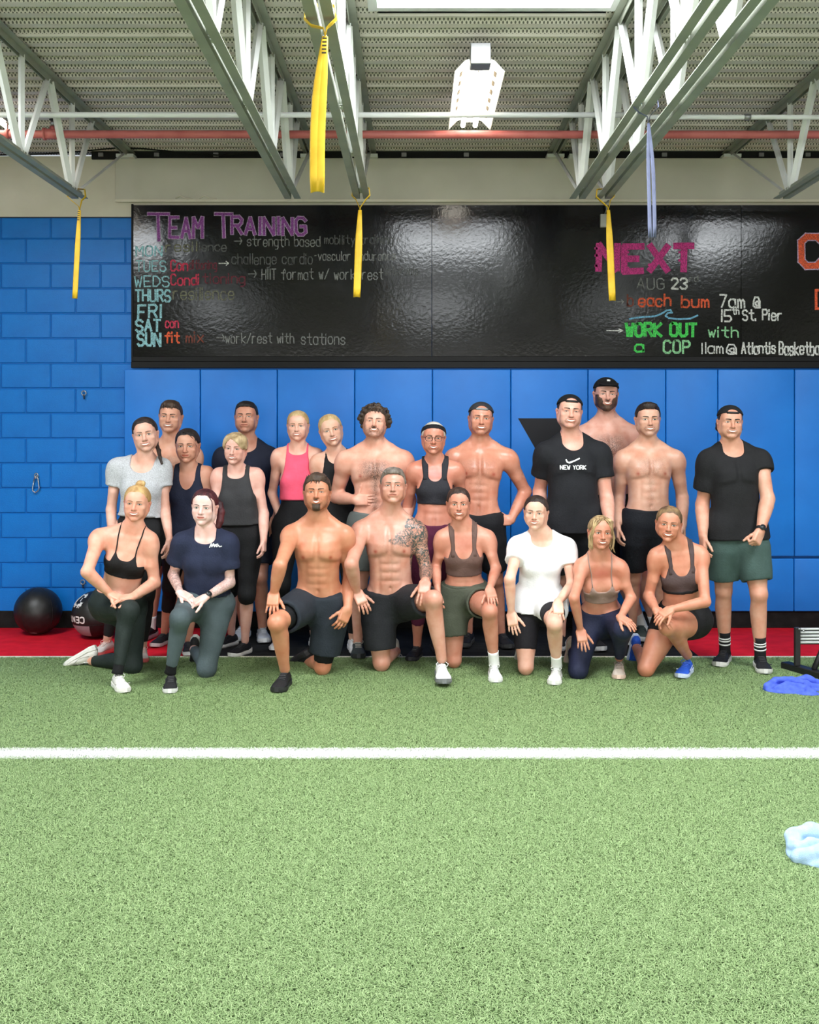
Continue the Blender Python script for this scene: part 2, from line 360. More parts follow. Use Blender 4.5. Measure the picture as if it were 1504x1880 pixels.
# ------------------------------------------------------------------ wall pads
YP = D_WALL - 0.055
pads = tag(empty('wall_padding', (wx(870), D_WALL, 0)), 'blue vinyl wall pads lined up under the long chalkboard', 'wall pads')
seams = [231, 370, 510.5, 652, 794, 937, 1078, 1220, 1315, 1455, 1596, 1737]
for a, b_ in zip(seams, seams[1:]):
    zb = wz(1020) if a >= 1315 else wz(1121)
    box('pad', wx(a) + 0.0022, wx(b_) - 0.0022, YP, D_WALL - 0.001, zb, wz(679), M['blue_pad'], pads, 0.009, 3, True)
    if a >= 1315: box('pad', wx(a) + 0.002, wx(b_) - 0.002, YP + 0.012, D_WALL - 0.001, wz(1121), wz(1024.5), M['blue_pad'], pads, 0.009, 3, True)
bm = bmesh.new()
tri = [(wx(950), wz(768)), (wx(1061), wz(768)), (wx(1006), wz(866))]
f = bm.faces.new([bm.verts.new((x, YP - 0.0035, z)) for x, z in tri]); r_ = bmesh.ops.extrude_face_region(bm, geom=[f])
for v in r_['geom']:
    if isinstance(v, bmesh.types.BMVert): v.co.y += 0.003
bmesh.ops.recalc_face_normals(bm, faces=bm.faces)
bm_obj('triangle_emblem', bm, M['logo_grey'], pads)

# ------------------------------------------------------------------ chalkboard
def board_mat():
    m = new_mat('chalkboard_gloss', srgb(14, 14, 16), 0.13, 0, 0.45)
    N, L, b = nodes(m)
    tc = N.new('ShaderNodeNewGeometry')
    n1 = N.new('ShaderNodeTexNoise'); n1.inputs['Scale'].default_value = 38; n1.inputs['Detail'].default_value = 2; L.new(tc.outputs['Position'], n1.inputs['Vector'])
    n2 = N.new('ShaderNodeTexNoise'); n2.inputs['Scale'].default_value = 4.5; n2.inputs['Detail'].default_value = 4; L.new(tc.outputs['Position'], n2.inputs['Vector'])
    bp = N.new('ShaderNodeBump'); bp.inputs['Strength'].default_value = 0.17; bp.inputs['Distance'].default_value = 0.004
    L.new(n1.outputs['Fac'], bp.inputs['Height']); L.new(bp.outputs['Normal'], b.inputs['Normal'])
    cr = N.new('ShaderNodeValToRGB'); cr.color_ramp.elements[0].color = srgb(9, 9, 11); cr.color_ramp.elements[1].color = srgb(24, 24, 27)
    cr.color_ramp.elements[0].position = .45; cr.color_ramp.elements[1].position = .8
    L.new(n2.outputs['Fac'], cr.inputs['Fac']); L.new(cr.outputs['Color'], b.inputs['Base Color'])
    return m
M['board'] = board_mat()
M['board_frame'] = new_mat('board_frame_black', srgb(10, 10, 11), 0.5, 0, .2)
board = tag(empty('chalkboard', (wx(900), D_WALL - 0.03, wz(520))), 'long glossy black chalkboard with handwritten class schedule under the cream soffit', 'chalkboard')
YB = D_WALL - 0.03
for a, b_ in ((244, 793), (793, 1359), (1359, 1908)):
    box('board_panel', wx(a) + 0.001, wx(b_) - 0.001, YB, D_WALL - 0.009, wz(655), wz(378), M['board'], board, 0.0015)
box('board_ledge', wx(243), wx(1908), YB - 0.012, D_WALL - 0.009, wz(676), wz(664), M['board_frame'], board, 0.003)
box('board_ledge', wx(244), wx(1908), YB - 0.004, D_WALL - 0.009, wz(664), wz(655), M['board_frame'], board, 0.002)
box('board_trim', wx(243), wx(246.5), YB - 0.006, D_WALL - 0.009, wz(664), wz(376), M['board_frame'], board, 0.002)
GL = {'A':"02 28 42|14 34",'B':"02 08 38 47 46 35 05|35 44 43 32 02",'C':"47 38 18 07 03 12 32 43",'D':"02 08 28 46 44 22 02",'E':"48 08 02 42|05 35",
'F':"48 08 02|05 35",'G':"47 38 18 07 03 12 32 43 45 25",'H':"08 02|48 42|05 45",'I':"28 22",'K':"08 02|48 05 42",'M':"02 08 25 48 42",'N':"02 08 42 48",
'O':"18 07 03 12 32 43 47 38 18",'P':"02 08 38 47 46 35 05",'R':"02 08 38 47 46 35 05|25 42",'S':"47 38 18 07 06 15 35 44 43 32 12 03",'T':"08 48|28 22",
'U':"08 03 12 32 43 48",'V':"08 22 48",'W':"08 12 26 32 48",'X':"08 42|48 02",'Y':"08 25 48|25 22",
'a':"46 42|45 36 16 05 03 12 32 43",'b':"08 02|05 16 36 45 43 32 12 03",'c':"45 36 16 05 03 12 32 43",'d':"48 42|45 36 16 05 03 12 32 43",
'e':"04 44 45 36 16 05 03 12 32 43",'f':"47 38 27 22|06 46",'g':"46 41 30 10|45 36 16 05 03 12 32 43",'h':"08 02|05 16 36 45 42",'i':"26 22|28 27",
'k':"08 02|46 04 42",'l':"28 22",'m':"06 02|05 16 25 22|25 36 45 42",'n':"06 02|05 16 36 45 42",'o':"16 05 03 12 32 43 45 36 16",'p':"06 00|05 16 36 45 43 32 12 03",
'r':"06 02|04 16 36",'s':"45 36 16 05 14 34 43 32 12 03",'t':"28 23 32 42|06 46",'u':"06 03 12 32 43|46 42",'v':"06 22 46",'w':"06 12 25 32 46",'x':"06 42|46 02",
'y':"06 23|46 10",'1':"28 22",'2':"07 18 38 47 46 02 42",'3':"07 18 38 47 46 25 44 43 32 12 03",'5':"48 08 05 35 44 43 32 02",'7':"08 48 12",
'@':"35 25 14 23 33 35 33 42 45 37 17 05 03 12 32",'-':"15 35",'/':"02 48",'>':"05 85|67 85 63",'.':"22 23",' ':""}
NARROW = set('iIl1.')
def strokes(text, x0, x1, yb, yt, wob=0.25, seed=1):
    """single-stroke lettering: list of polylines in wall pixels; yb baseline, yt cap height"""
    rnd = random.Random(seed); adv = []; tot = 0.0
    for ch in text:
        w = 2.2 if ch in NARROW else (9.5 if ch == '>' else (4.0 if ch == ' ' else 5.6)); adv.append(w); tot += w
    sx = (x1 - x0) / max(tot - 1.4, 1); sy = (yb - yt) / 6.0; out = []; cx = x0
    for ch, w in zip(text, adv):
        off = 2.0 if ch in NARROW else 0.0
        dy = rnd.uniform(-wob, wob) * sy
        for st in GL[ch].split('|'):
            if not st: continue
            pl = [(cx + (int(p[0]) - off) * sx + rnd.uniform(-wob, wob) * sx * .5, yb - (int(p[1]) - 2) * sy + dy + rnd.uniform(-wob, wob) * sy * .4) for p in st.split()]
            if ch == 'l' or ch == '1' or ch == 'I': pl = [(p[0] + (0.5 * sx), p[1]) for p in pl]
            out.append(pl)
        cx += w * sx
    return out
def ribbon(polys, w, yplane, conv, nudge=0.0):
    """flat ribbons on the wall plane; conv maps pixel to (x,z); w in pixels"""
    V, Fq = [], []
    k = 0
    for pl in polys:
        for a, b_ in zip(pl, pl[1:]):
            ax, ay, bx_, by_ = *a, *b_; dx, dy = bx_ - ax, by_ - ay; l = math.hypot(dx, dy) or 1e-6; dx /= l; dy /= l
            h = w / 2; ax -= dx * h * .6; ay -= dy * h * .6; bx_ += dx * h * .6; by_ += dy * h * .6
            yy = yplane - nudge - 0.00008 * (k % 7); k += 1; base = len(V)
            for (qx, qy) in ((ax - dy*h, ay + dx*h), (ax + dy*h, ay - dx*h), (bx_ + dy*h, by_ - dx*h), (bx_ - dy*h, by_ + dx*h)):
                x, z = conv(qx, qy); V.append((x, yy, z))
            Fq.append((base, base+1, base+2, base+3))
    return V, Fq
def chalk_mat(name, c, fade=0.0):
    m = new_mat('chalk_' + name, srgb(*c), 0.7)
    N, L, b = nodes(m)
    g = N.new('ShaderNodeNewGeometry'); nz = N.new('ShaderNodeTexNoise'); nz.inputs['Scale'].default_value = 130; nz.inputs['Detail'].default_value = 3
    L.new(g.outputs['Position'], nz.inputs['Vector'])
    cr = N.new('ShaderNodeValToRGB'); cr.color_ramp.elements[0].position = .3; cr.color_ramp.elements[1].position = .62
    cr.color_ramp.elements[0].color = srgb(*[v * (0.55 - 0.35 * fade) for v in c]); cr.color_ramp.elements[1].color = srgb(*[v * (1 - 0.35 * fade) for v in c])
    L.new(nz.outputs['Fac'], cr.inputs['Fac']); L.new(cr.outputs['Color'], b.inputs['Base Color']); return m
CH = {k: chalk_mat(k, *v) for k, v in {'purple': ((150, 70, 160),), 'lilac': ((196, 170, 204),), 'blue': ((150, 205, 215),), 'olive': ((150, 150, 122), .5), 'white': ((226, 228, 224),),
      'grey': ((150, 152, 150), .3), 'dim': ((112, 114, 114), .5), 'red': ((214, 46, 84),), 'dimred': ((130, 34, 58), .4), 'orange': ((236, 92, 44),), 'dimorange': ((150, 66, 44), .4), 'magenta': ((214, 52, 142),), 'green': ((70, 224, 92),),
      'lightgreen': ((150, 220, 160),), 'skyblue': ((120, 190, 226),)}.items()}
def cv(px, py): return ((px - VX) / (F_PX / YB), CAM_H + (VY - py) / (F_PX / YB))
def write(text, x0, x1, yb, yt, col, w, seed=1, wob=0.25, polys=None, nudge=0.0012):
    if ' ' in text.strip():            # one object for each word
        wd = lambda t: sum(2.2 if c in NARROW else 9.5 if c == '>' else 4.0 if c == ' ' else 5.6 for c in t)
        tot = wd(text) - 1.4; pos = 0
        for i, wrd in enumerate(text.split(' ')):
            st = wd(text[:pos]); write(wrd, x0 + (x1 - x0) * st / tot, x0 + (x1 - x0) * (st + wd(wrd) - 1.4) / tot, yb, yt, col, w, seed + i, wob, None, nudge); pos += len(wrd) + 1
        return
    V, Fq = ribbon(polys or strokes(text, x0, x1, yb, yt, wob, seed), w, YB, cv, nudge)
    return mesh_np('chalk_lettering', V, np.array(Fq), CH[col], board, False)
for (x0, x1, yb, yt, t) in ((272, 312, 443, 394, 'T'), (312, 372, 437, 400, 'EAM'), (395, 428, 437, 394, 'T'), (426, 562, 430, 399, 'RAINING')):
    write(t, x0, x1, yb, yt, 'lilac', 7.4, 3); write(t, x0, x1, yb, yt, 'purple', 4.6, 3, nudge=0.0024)
write('MON', 250, 298, 470, 452, 'blue', 2.8, 2, .1); write('resil', 304, 362, 462, 444, 'olive', 2.4, 5); write('ience', 366, 416, 461, 445, 'dim', 2.2, 6)
write('> strength based', 430, 588, 452, 434, 'grey', 1.8, 7); write('mobility training', 596, 722, 448, 432, 'dim', 1.8, 8)
write('TUES', 250, 305, 498, 479, 'blue', 2.4, 9, .1); write('Con', 314, 345, 497, 478, 'red', 3.0, 10); write('ditioning', 348, 398, 494, 478, 'dimred', 2.0, 11)
write('>', 402, 420, 489, 478, 'white', 1.8, 12); write('challenge cardio', 426, 574, 485, 466, 'dim', 1.8, 13); write('-vascular endurance', 576, 726, 478, 462, 'grey', 1.8, 14)
write('WEDS', 248, 311, 526, 507, 'blue', 2.4, 15); write('Condi', 314, 366, 523, 504, 'red', 2.8, 16); write('tioning', 372, 450, 520, 502, 'dimred', 2.4, 17)
write('> HIIT format w/ work/rest', 456, 704, 513, 494, 'grey', 1.9, 18); write('intervals', 708, 768, 505, 490, 'dim', 1.6, 19)
write('THURS', 249, 313, 553, 532, 'blue', 3.6, 20); write('resilience', 318, 430, 550, 528, 'olive', 2.2, 21)
write('FRI', 254, 296, 583, 560, 'blue', 4.2, 22); write('SAT', 250, 295, 608, 587, 'blue', 4.2, 23); write('con', 304, 328, 601, 584, 'red', 2.6, 24)
write('SUN', 253, 295, 635, 612, 'blue', 4.4, 25); write('fit', 303, 330, 629, 610, 'orange', 3.2, 26); write('mix', 342, 374, 629, 610, 'dimorange', 2.6, 27)
write('>work/rest with', 398, 540, 630, 612, 'grey', 1.9, 28); write('stations', 553, 634, 632, 612, 'grey', 1.8, 29)
write('NEXT', 1100, 1274, 497, 452, 'magenta', 12, 31)
for q in ((1093, 456), (1093, 469), (1093, 488), (1151, 463), (1151, 492), (1247, 463), (1247, 478), (1191, 486)):
    write('', 0, 0, 0, 0, 'magenta', 4.5, polys=[[q, (q[0] + 3, q[1])]])
write('AUG', 1170, 1220, 530, 511, 'grey', 2.2, 32); write('23', 1233, 1262, 530, 511, 'white', 3.4, 33); write('rd', 1266, 1282, 517, 506, 'grey', 1.6, 34)
write('>', 1130, 1145, 560, 548, 'grey', 1.8, 35); write('b', 1152, 1163, 562, 541, 'dimorange', 2.8, 36); write('each', 1173, 1232, 562, 541, 'orange', 3.4, 37); write('bum', 1252, 1302, 564, 543, 'orange', 3.4, 38)
wave = [(1156 + 4 * k, 586 - 3 * math.sin(k * .35) - 17 * max(0, (k - 4) / 13.0) ** 1.4) for k in range(18)] + [(1231, 569), (1234, 574), (1226, 575), (1222, 580), (1228, 584), (1245, 586), (1268, 585), (1281, 579)]
write('', 0, 0, 0, 0, 'skyblue', 3.2, polys=[wave])
write('7am @', 1322, 1396, 565, 542, 'white', 3.2, 39); write('15', 1324, 1343, 590, 569, 'white', 3.2, 40); write('th', 1345, 1357, 577, 565, 'white', 2.2, 41); write('St. Pier', 1364, 1437, 588, 569, 'white', 3.0, 42)
write('>', 1114, 1144, 612, 603, 'white', 2.0, 43); write('WORK OUT', 1150, 1279, 617, 594, 'green', 5.6, 44, 0.2); write('with', 1301, 1356, 619, 600, 'lightgreen', 2.8, 45)
write('a', 1166, 1182, 645, 626, 'green', 3.8, 46); write('COP', 1219, 1267, 648, 626, 'lightgreen', 4.0, 47)
write('11am', 1288, 1328, 649, 630, 'white', 2.4, 48); write('@', 1334, 1353, 651, 630, 'white', 2.8, 49); write('Atlantis', 1362, 1424, 649, 629, 'white', 3.0, 50); write('Basketball', 1431, 1512, 651, 628, 'white', 3.0, 51)
write('C', 1472, 1512, 486, 432, 'lilac', 15, 52); write('C', 1472, 1512, 486, 432, 'orange', 11, 52, nudge=0.0024); write('D', 1498, 1530, 566, 532, 'orange', 5, 53)
# small box with cable on the board's top edge, cable bits on the soffit lip
jb = tag(empty('junction_box', (wx(1108), YB, wz(408))), 'small pale junction box hanging on the chalkboard beside a yellow band', 'box')
box('box_body', wx(1100), wx(1117), YB - 0.045, YB - 0.001, wz(420), wz(396), new_mat('pale_plastic', srgb(176, 176, 170), 0.6), jb, 0.006, 2)
tube('cable', [(wx(1108), YB - .02, wz(397)), (wx(1111), YB - .05, wz(388)), (wx(1109), YB - .06, wz(378)), (wx(1114), YB - .06, wz(372))], 0.006, M['grey_metal'], jb, 8)
for px in (335, 379):
    o = tube('cable_stub', [(wx(px - 9), D_WALL - .078, wz(368)), (wx(px), D_WALL - .082, wz(363)), (wx(px + 9), D_WALL - .08, wz(368)), (wx(px + 22), D_WALL - .078, wz(369.5))], 0.005, M['cream'], trim1, 6)
# ------------------------------------------------------------------ steel joists under the deck
Z_BOT = 3.22; Z_TOP = 3.80
def angle_mesh(y0, y1, up, side):
    """one steel angle of a chord, its back towards the joist centre line; up=+1 vertical leg rises"""
    bm = bmesh.new(); g = 0.011; w = 0.045; t = 0.005
    x0, x1 = (g, g + w) if side > 0 else (-g - w, -g)
    bm_box(bm, x0, x1, y0, y1, 0, t * up if up > 0 else t)
    xa, xb = (g, g + t) if side > 0 else (-g - t, -g)
    if up > 0: bm_box(bm, xa, xb, y0, y1, t, w)
    else: bm_box(bm, xa, xb, y0, y1, t - w, 0)
    return bm
NB = [7.40 - 0.95 * k for k in range(9)]
def joist(X, label):
    j = tag(empty('steel_joist', (X, 4.5, Z_BOT)), label, 'ceiling joist', 'open-web steel joists under the deck')
    def add(name, bm):
        o = bm_obj(name, bm, M['chord' if 'chord' in name else 'joist']); o.location = (X, 0, 0); parent(o, j); return o
    for s in (-1, 1):
        bm = angle_mesh(-1.0, 7.58, 1, s); bmesh.ops.translate(bm, verts=bm.verts, vec=(0, 0, Z_BOT)); add('bottom_chord_angle', bm)
        bm = angle_mesh(-1.0, 8.86, -1, s); bmesh.ops.translate(bm, verts=bm.verts, vec=(0, 0, Z_DECK - 0.022)); add('top_chord_angle', bm)
    zt, zb = Z_DECK - 0.045, Z_BOT + 0.03
    def bar(y0, z0, y1, z1, r):
        bm = bmesh.new(); bm_tube(bm, [(0, y0, z0), (0, y1, z1)], r, 4, True, (1.0, 0.62)); bmesh.ops.recalc_face_normals(bm, faces=bm.faces); add('web_bar', bm)
    bar(7.50, zb, 8.74, zt, 0.016)
    for k, yb in enumerate(NB):
        bar(yb, zb, yb + 0.0, zt, 0.020)
        bar(yb + .04, zb, yb + 0.45, zt, 0.022); bar(yb - .04, zb, yb - 0.45, zt, 0.026)
    box('bearing_seat', X - .07, X + .07, 8.74, D_WALL - 0.005, Z_DECK - 0.075, Z_DECK - 0.05, M['joist'], j)
    return j
joist(-2.33, 'white steel joist at the left edge above the bare blue block wall')
joist(-0.85, 'white steel joist without any band, above the word TRAINING')
joist(-0.37, 'white steel joist carrying two yellow bands')
joist(1.13, 'white steel joist of the close pair, holding the slate band')
joist(1.31, 'white steel joist of the close pair, holding a yellow band at its end')
joist(2.55, 'white steel joist at the right edge with no band')

# pipes
pipe = tag(empty('sprinkler_pipe', (0, 7.3, 3.59)), 'pink-red sprinkler pipe running along the wall through the joists', 'pipe')
yp = 7.32; zp = CAM_H + (VY - 246) * yp / F_PX
tube('pipe_run', [(X0, yp, zp), (0, yp, zp - 0.004), (X1, yp, zp - 0.006)], 0.027, M['red_pipe'], pipe, 16)
xt = (97 - VX) * yp / F_PX
tube('tee_fitting', [(xt - .055, yp, zp), (xt + .055, yp, zp)], 0.037, M['red_pipe'], pipe, 16)
for s in (-.055, .055): tube('fitting_collar', [(xt + s - .008, yp, zp), (xt + s + .008, yp, zp)], 0.042, M['red_pipe'], pipe, 16)
tube('sprinkler_stem', [(xt, yp, zp), (xt, yp, zp + .05)], 0.022, M['red_pipe'], pipe, 12)
tube('sprinkler_head', [(xt, yp, zp + .05), (xt, yp, zp + .075), (xt, yp, zp + .09)], [0.012, 0.018, 0.012], M['steel'], pipe, 10)
tube('deflector', [(xt, yp, zp + .092), (xt, yp, zp + .098)], 0.024, M['matte_black'], pipe, 12)
for px in (14, 1180):
    xh = (px - VX) * yp / F_PX
    tube('hanger_rod', [(xh, yp, zp + .03), (xh, yp, Z_DECK)], 0.006, M['grey_metal'], pipe, 8)
    tube('hanger_clamp', [(xh - .012, yp, zp), (xh + .012, yp, zp)], 0.033, M['red_pipe'], pipe, 14)
yc = 6.85; zc = CAM_H + (VY - 211) * yc / F_PX
cond = tag(empty('conduit', (0, yc, zc)), 'white conduit running across the joists above the red pipe', 'conduit')
tube('conduit_run', [(X0, yc, zc), (1.37, yc, zc)], 0.0175, M['white_paint'], cond, 12)
tube('conduit_run', [(1.37, yc, zc - .012), (X1, yc, zc - .022)], 0.015, M['white_paint'], cond, 12)
xk = (1372 - VX) * yc / F_PX; tube('coupling', [(xk - .02, yc, zc - .014), (xk + .02, yc, zc - .014)], 0.021, M['grey_metal'], cond, 12)
yc2 = 5.98; zc2 = CAM_H + (VY - 15.5) * yc2 / F_PX
brg = tag(empty('bridging_bar', (0, yc2, zc2)), 'pale steel bridging bar beside the bright skylight', 'bridging bar')
box('bar', X0, X1, yc2 - .02, yc2 + .02, zc2 - .016, zc2 + .016, M['joist'], brg, 0.003)
wire = tag(tube('loose_cable', [((px - VX) / 228, 8.75, CAM_H + (VY - py) / 228) for px, py in ((0, 286), (80, 284), (150, 279), (215, 273), (262, 274), (330, 281), (400, 286), (470, 281))], 0.006, M['base_black'], None, 6), 'thin dark cable sagging along the top of the cream wall', 'cable')

# high-bay lamp between the joists
def lamp(cx, y0, y1, zz, label):
    L_ = tag(empty('ceiling_lamp', (cx, (y0 + y1) / 2, zz)), label, 'ceiling lamp', 'high-bay tube lamps')
    h = 0.0
    def panel(name, pts, mat):     # cross-section polyline extruded along y with thickness
        bm = bmesh.new()
        A = [bm.verts.new((cx + p[0], y0, zz + p[1])) for p in pts]; B = [bm.verts.new((cx + p[0], y1, zz + p[1])) for p in pts]
        for i in range(len(pts) - 1): bm.faces.new((A[i], A[i+1], B[i+1], B[i]))
        o = bm_obj(name, bm, mat, L_); md = o.modifiers.new('thickness', 'SOLIDIFY'); md.thickness = 0.002; return o
    panel('reflector', [(-.145, -.045), (-.085, .02), (-.05, .032), (-.02, .012), (.02, .012), (.05, .032), (.085, .02), (.145, -.045)], M['lamp_white'])
    for s in (-1, 1):
        for k in range(6):
            yy = y0 + 0.14 + k * (y1 - y0 - .2) / 6
            bm = bmesh.new(); xa, za, xb, zb_ = .092, .0105, .106, -.005
            for q in ((xa, za), (xb, zb_)): pass
            vs4 = [bm.verts.new((cx + s * x, y, zz + z - .0035)) for x, z, y in ((xa, za, yy), (xb, zb_, yy), (xb, zb_, yy + .085), (xa, za, yy + .085))]
            bm.faces.new(vs4); bm_obj('slot', bm, M['slot_dark'], L_)
        tube('lamp_tube', [(cx + s * .042, y0 + .02, zz - .004), (cx + s * .042, y1 + .03, zz - .004)], 0.0165, M['tube_glow'], L_, 12)
    box('ballast_box', cx - .058, cx + .058, y0 - .09, y0 + .03, zz - .03, zz + .09, M['grey_metal'], L_, 0.004)
    for yy in (y0 + .15, y1 - .15): tube('hanger', [(cx, yy, zz), (cx, yy, Z_DECK)], 0.004, M['grey_metal'], L_, 6)
    for s in (-1, 1):
        bm = bmesh.new(); vs4 = [bm.verts.new((cx + s * a, y1, zz + b_)) for a, b_ in ((.145, -.045), (.085, .02), (.085, .03), (.145, .02))]
        bm.faces.new(vs4); bm_obj('end_plate', bm, M['lamp_white'], L_)
    return L_
M['lamp_white'] = new_mat('lamp_enamel', srgb(244, 244, 238), 0.3)
M['slot_dark'] = new_mat('slot_dark', srgb(86, 72, 48), 0.8)
M['tube_glow'] = emit_mat('tube_glow', (1.0, 0.93, 0.80, 1), LAMP_E)
lamp(0.372, 6.24, 7.46, CAM_H + 2.10, 'bright white tube lamp with slotted wings hanging under the deck')
lamp(-2.86, 6.3, 7.5, CAM_H + 2.10, 'tube lamp cut off by the left edge above the red pipe')

# ------------------------------------------------------------------ stretch bands tied to the joists
def band(X, yb, px0, py0, px1, py1, wid, mat, label, gap=0.008, bow=0.0, knot=0.10, printed=True, twist=0.0):
    """hitched on the bottom chord at distance yb; hangs from pixel (px0,py0) to (px1,py1)"""
    b = tag(empty('stretch_band', (X, yb, Z_BOT)), label, 'exercise band', 'stretch bands hanging from the joists')
    top = Vector(W(px0, py0, yb)); bot = Vector(W(px1, py1, yb)); kn = top + Vector((0, 0, -knot))
    w = wid
    for s in (-1, 1):     # hitch: from both chord edges down to the knot, wrapped over the chord
        bm = bmesh.new()
        bm_tube(bm, [(X + s * .01, yb, Z_BOT + .052), (X + s * .056, yb, Z_BOT + .048), (X + s * .062, yb, Z_BOT - .002), (X + s * .035, yb, Z_BOT - .028), (kn.x + s * .006, yb, kn.z + knot * .45), (kn.x, yb, kn.z)],
                [w * .5, w * .5, w * .5, w * .45, w * .34, w * .3], 8, True, (0.18, 1.0))
        bmesh.ops.recalc_face_normals(bm, faces=bm.faces); bm_obj('hitch', bm, mat, b, True)
    n = 22; pts = []; rad = []
    for k in range(n):      # down one strand and back up the other
        t = k / (n - 1); a = math.pi * t
        half = t * 2 if t < .5 else 2 - t * 2
        p = kn.lerp(bot, half); off = gap * math.sin(min(1, half * 2.2) * math.pi / 2) * (1 if t < .5 else -1) * (1 - max(0, half - .94) / .06 * .8)
        pts.append((p.x + off + bow * math.sin(half * math.pi), p.y, p.z))
        rad.append(w * (0.34 + .18 * min(1, half * 3)))
    bm = bmesh.new()
    bm_tube(bm, pts, rad, 8, True, (0.16, 1.0) if twist == 0 else (0.85, 0.14)); bmesh.ops.recalc_face_normals(bm, faces=bm.faces); lp = bm_obj('loop', bm, mat, b, True)
    if printed:
        for k in range(5):
            p = kn.lerp(bot, 0.02 + k * .022); o = box('print_mark', p.x - w * .22, p.x + w * .22, p.y - .012 - w * .1, p.y - .010 - w * .1, p.z - .003, p.z + .003, M['yellow_text']); parent(o, lp)
    return b
band(-2.33, 7.50, 146, 370, 137, 556, 0.034, M['yellow'], 'yellow stretch band hanging in front of the blue block wall', 0.004, 0.0, .06, twist=1)
band(-0.37, 4.26, 597, 34, 583, 366, 0.040, M['yellow'], 'large yellow stretch band ending above the chalkboard', 0.012, -0.012, .07, twist=1)
band(-0.37, 7.46, 661, 372, 655, 553, 0.042, M['yellow'], 'yellow stretch band dangling over the left chalkboard writing', 0.007, 0.0, .05, False, twist=1)
band(1.31, 7.50, 1117, 372, 1125, 560, 0.042, M['yellow'], 'yellow stretch band dangling over the word NEXT', 0.006, 0.0, .05, False, twist=1)
band(1.15, 5.42, 1191, 200, 1198, 446, 0.022, M['slate_band'], 'slate blue stretch band with black hitch over the chalkboard', 0.012, 0.004, .07, False, twist=1)

# ------------------------------------------------------------------ hooks on the block wall
def ring_pts(cx, cz, a, b_, y, n=18, a0=0.0, a1=2*math.pi): return [(cx + a * math.sin(a0 + (a1 - a0) * k / n), y, cz + b_ * math.cos(a0 + (a1 - a0) * k / n)) for k in range(n + 1)]
YH = D_WALL - 0.03
car = tag(empty('carabiner', (wx(67), YH, wz(887))), 'steel carabiner hanging from an eye bolt on the bare block wall', 'carabiner')
tube('eye_bolt', ring_pts(wx(69), wz(873), .014, .020, YH), 0.0045, M['steel'], car, 8)
tube('bolt_shank', [(wx(69), YH, wz(873)), (wx(69), D_WALL, wz(873))], 0.006, M['steel'], car, 8)
tube('carabiner_body', [(wx(69), YH, wz(874)), (wx(72), YH, wz(878)), (wx(74.5), YH, wz(896)), (wx(72), YH, wz(901)), (wx(67), YH, wz(904)), (wx(62.5), YH, wz(901)), (wx(62), YH, wz(896)), (wx(65), YH, wz(880))], 0.0052, M['steel'], car, 8)
tube('gate', [(wx(65), YH, wz(880)), (wx(67), YH, wz(875)), (wx(69), YH, wz(874))], 0.0045, M['steel'], car, 8)
for (px, py, lab) in ((156, 722, 'small steel eye hook high on the block wall beside the pads'), (154, 1068, 'small steel eye hook low on the block wall behind the kneeling woman')):
    h = tag(empty('eye_hook', (wx(px), YH, wz(py))), lab, 'hook', 'eye hooks on the block wall')
    tube('eye', ring_pts(wx(px), wz(py), .018, .018, YH), 0.005, M['steel'], h, 8)
    tube('shank', [(wx(px), YH, wz(py) - .016), (wx(px), D_WALL, wz(py) - .016)], 0.006, M['steel'], h, 8)
    tube('tail', [(wx(px), YH - .004, wz(py) - .016), (wx(px + 1), YH - .004, wz(py) - .05)], 0.005, M['matte_black'], h, 8)

# ------------------------------------------------------------------ medicine balls
M['ball_black'] = add_noise(new_mat('ball_leather', srgb(20, 20, 21), 0.42), srgb(30, 30, 31), 30, 3, 0.4, 0.7, 0.25, 260, 0.002)
M['ball_grey'] = add_noise(new_mat('ball_grey_panel', srgb(150, 136, 142), 0.6), None, bump=0.2, bscale=240, bdist=0.002)
M['print_white'] = new_mat('print_white', srgb(228, 228, 226), 0.6)
M['seam'] = new_mat('seam_black', srgb(8, 8, 9), 0.7)
def sph(c, r, lon, lat):       # lon 0 faces the camera, positive to the picture's right
    return (c[0] + r * math.cos(lat) * math.sin(lon), c[1] - r * math.cos(lat) * math.cos(lon), c[2] + r * math.sin(lat))
def patch(name, c, r, lo0, lo1, la0, la1, mat, par, n=14, m=8):
    V = [sph(c, r, lo0 + (lo1 - lo0) * i / n, la0 + (la1 - la0) * j / m) for j in range(m + 1) for i in range(n + 1)]
    Fq = [(j*(n+1)+i, j*(n+1)+i+1, (j+1)*(n+1)+i+1, (j+1)*(n+1)+i) for j in range(m) for i in range(n)]
    return mesh_np(name, V, np.array(Fq), mat, par, True)
def ball_letters(c, r, text, lo0, lo1, la0, la1, w, par, flip=False, mat='print_white'):
    polys = strokes(text, 0, 1, 0, -1, 0.0)
    V, Fq = [], []
    for pl in polys:
        for a, b_ in zip(pl, pl[1:]):
            ax, ay, bx_, by_ = *a, *b_; asp = (lo1 - lo0) / (la1 - la0)
            dx, dy = (bx_ - ax) * asp, by_ - ay; l = math.hypot(dx, dy) or 1e-6; dx /= l; dy /= l; h = w / 2; base = len(V)
            for (qx, qy) in ((ax - dy*h/asp, ay + dx*h), (ax + dy*h/asp, ay - dx*h), (bx_ + dy*h/asp, by_ - dx*h), (bx_ - dy*h/asp, by_ + dx*h)):
                u, v = qx, -qy
                if flip: u, v = 1 - u, 1 - v
                V.append(sph(c, r, lo0 + (lo1 - lo0) * u, la0 + (la1 - la0) * v))
            Fq.append((base, base+1, base+2, base+3))
    return mesh_np('ball_lettering', V, np.array(Fq), M[mat], par, False)
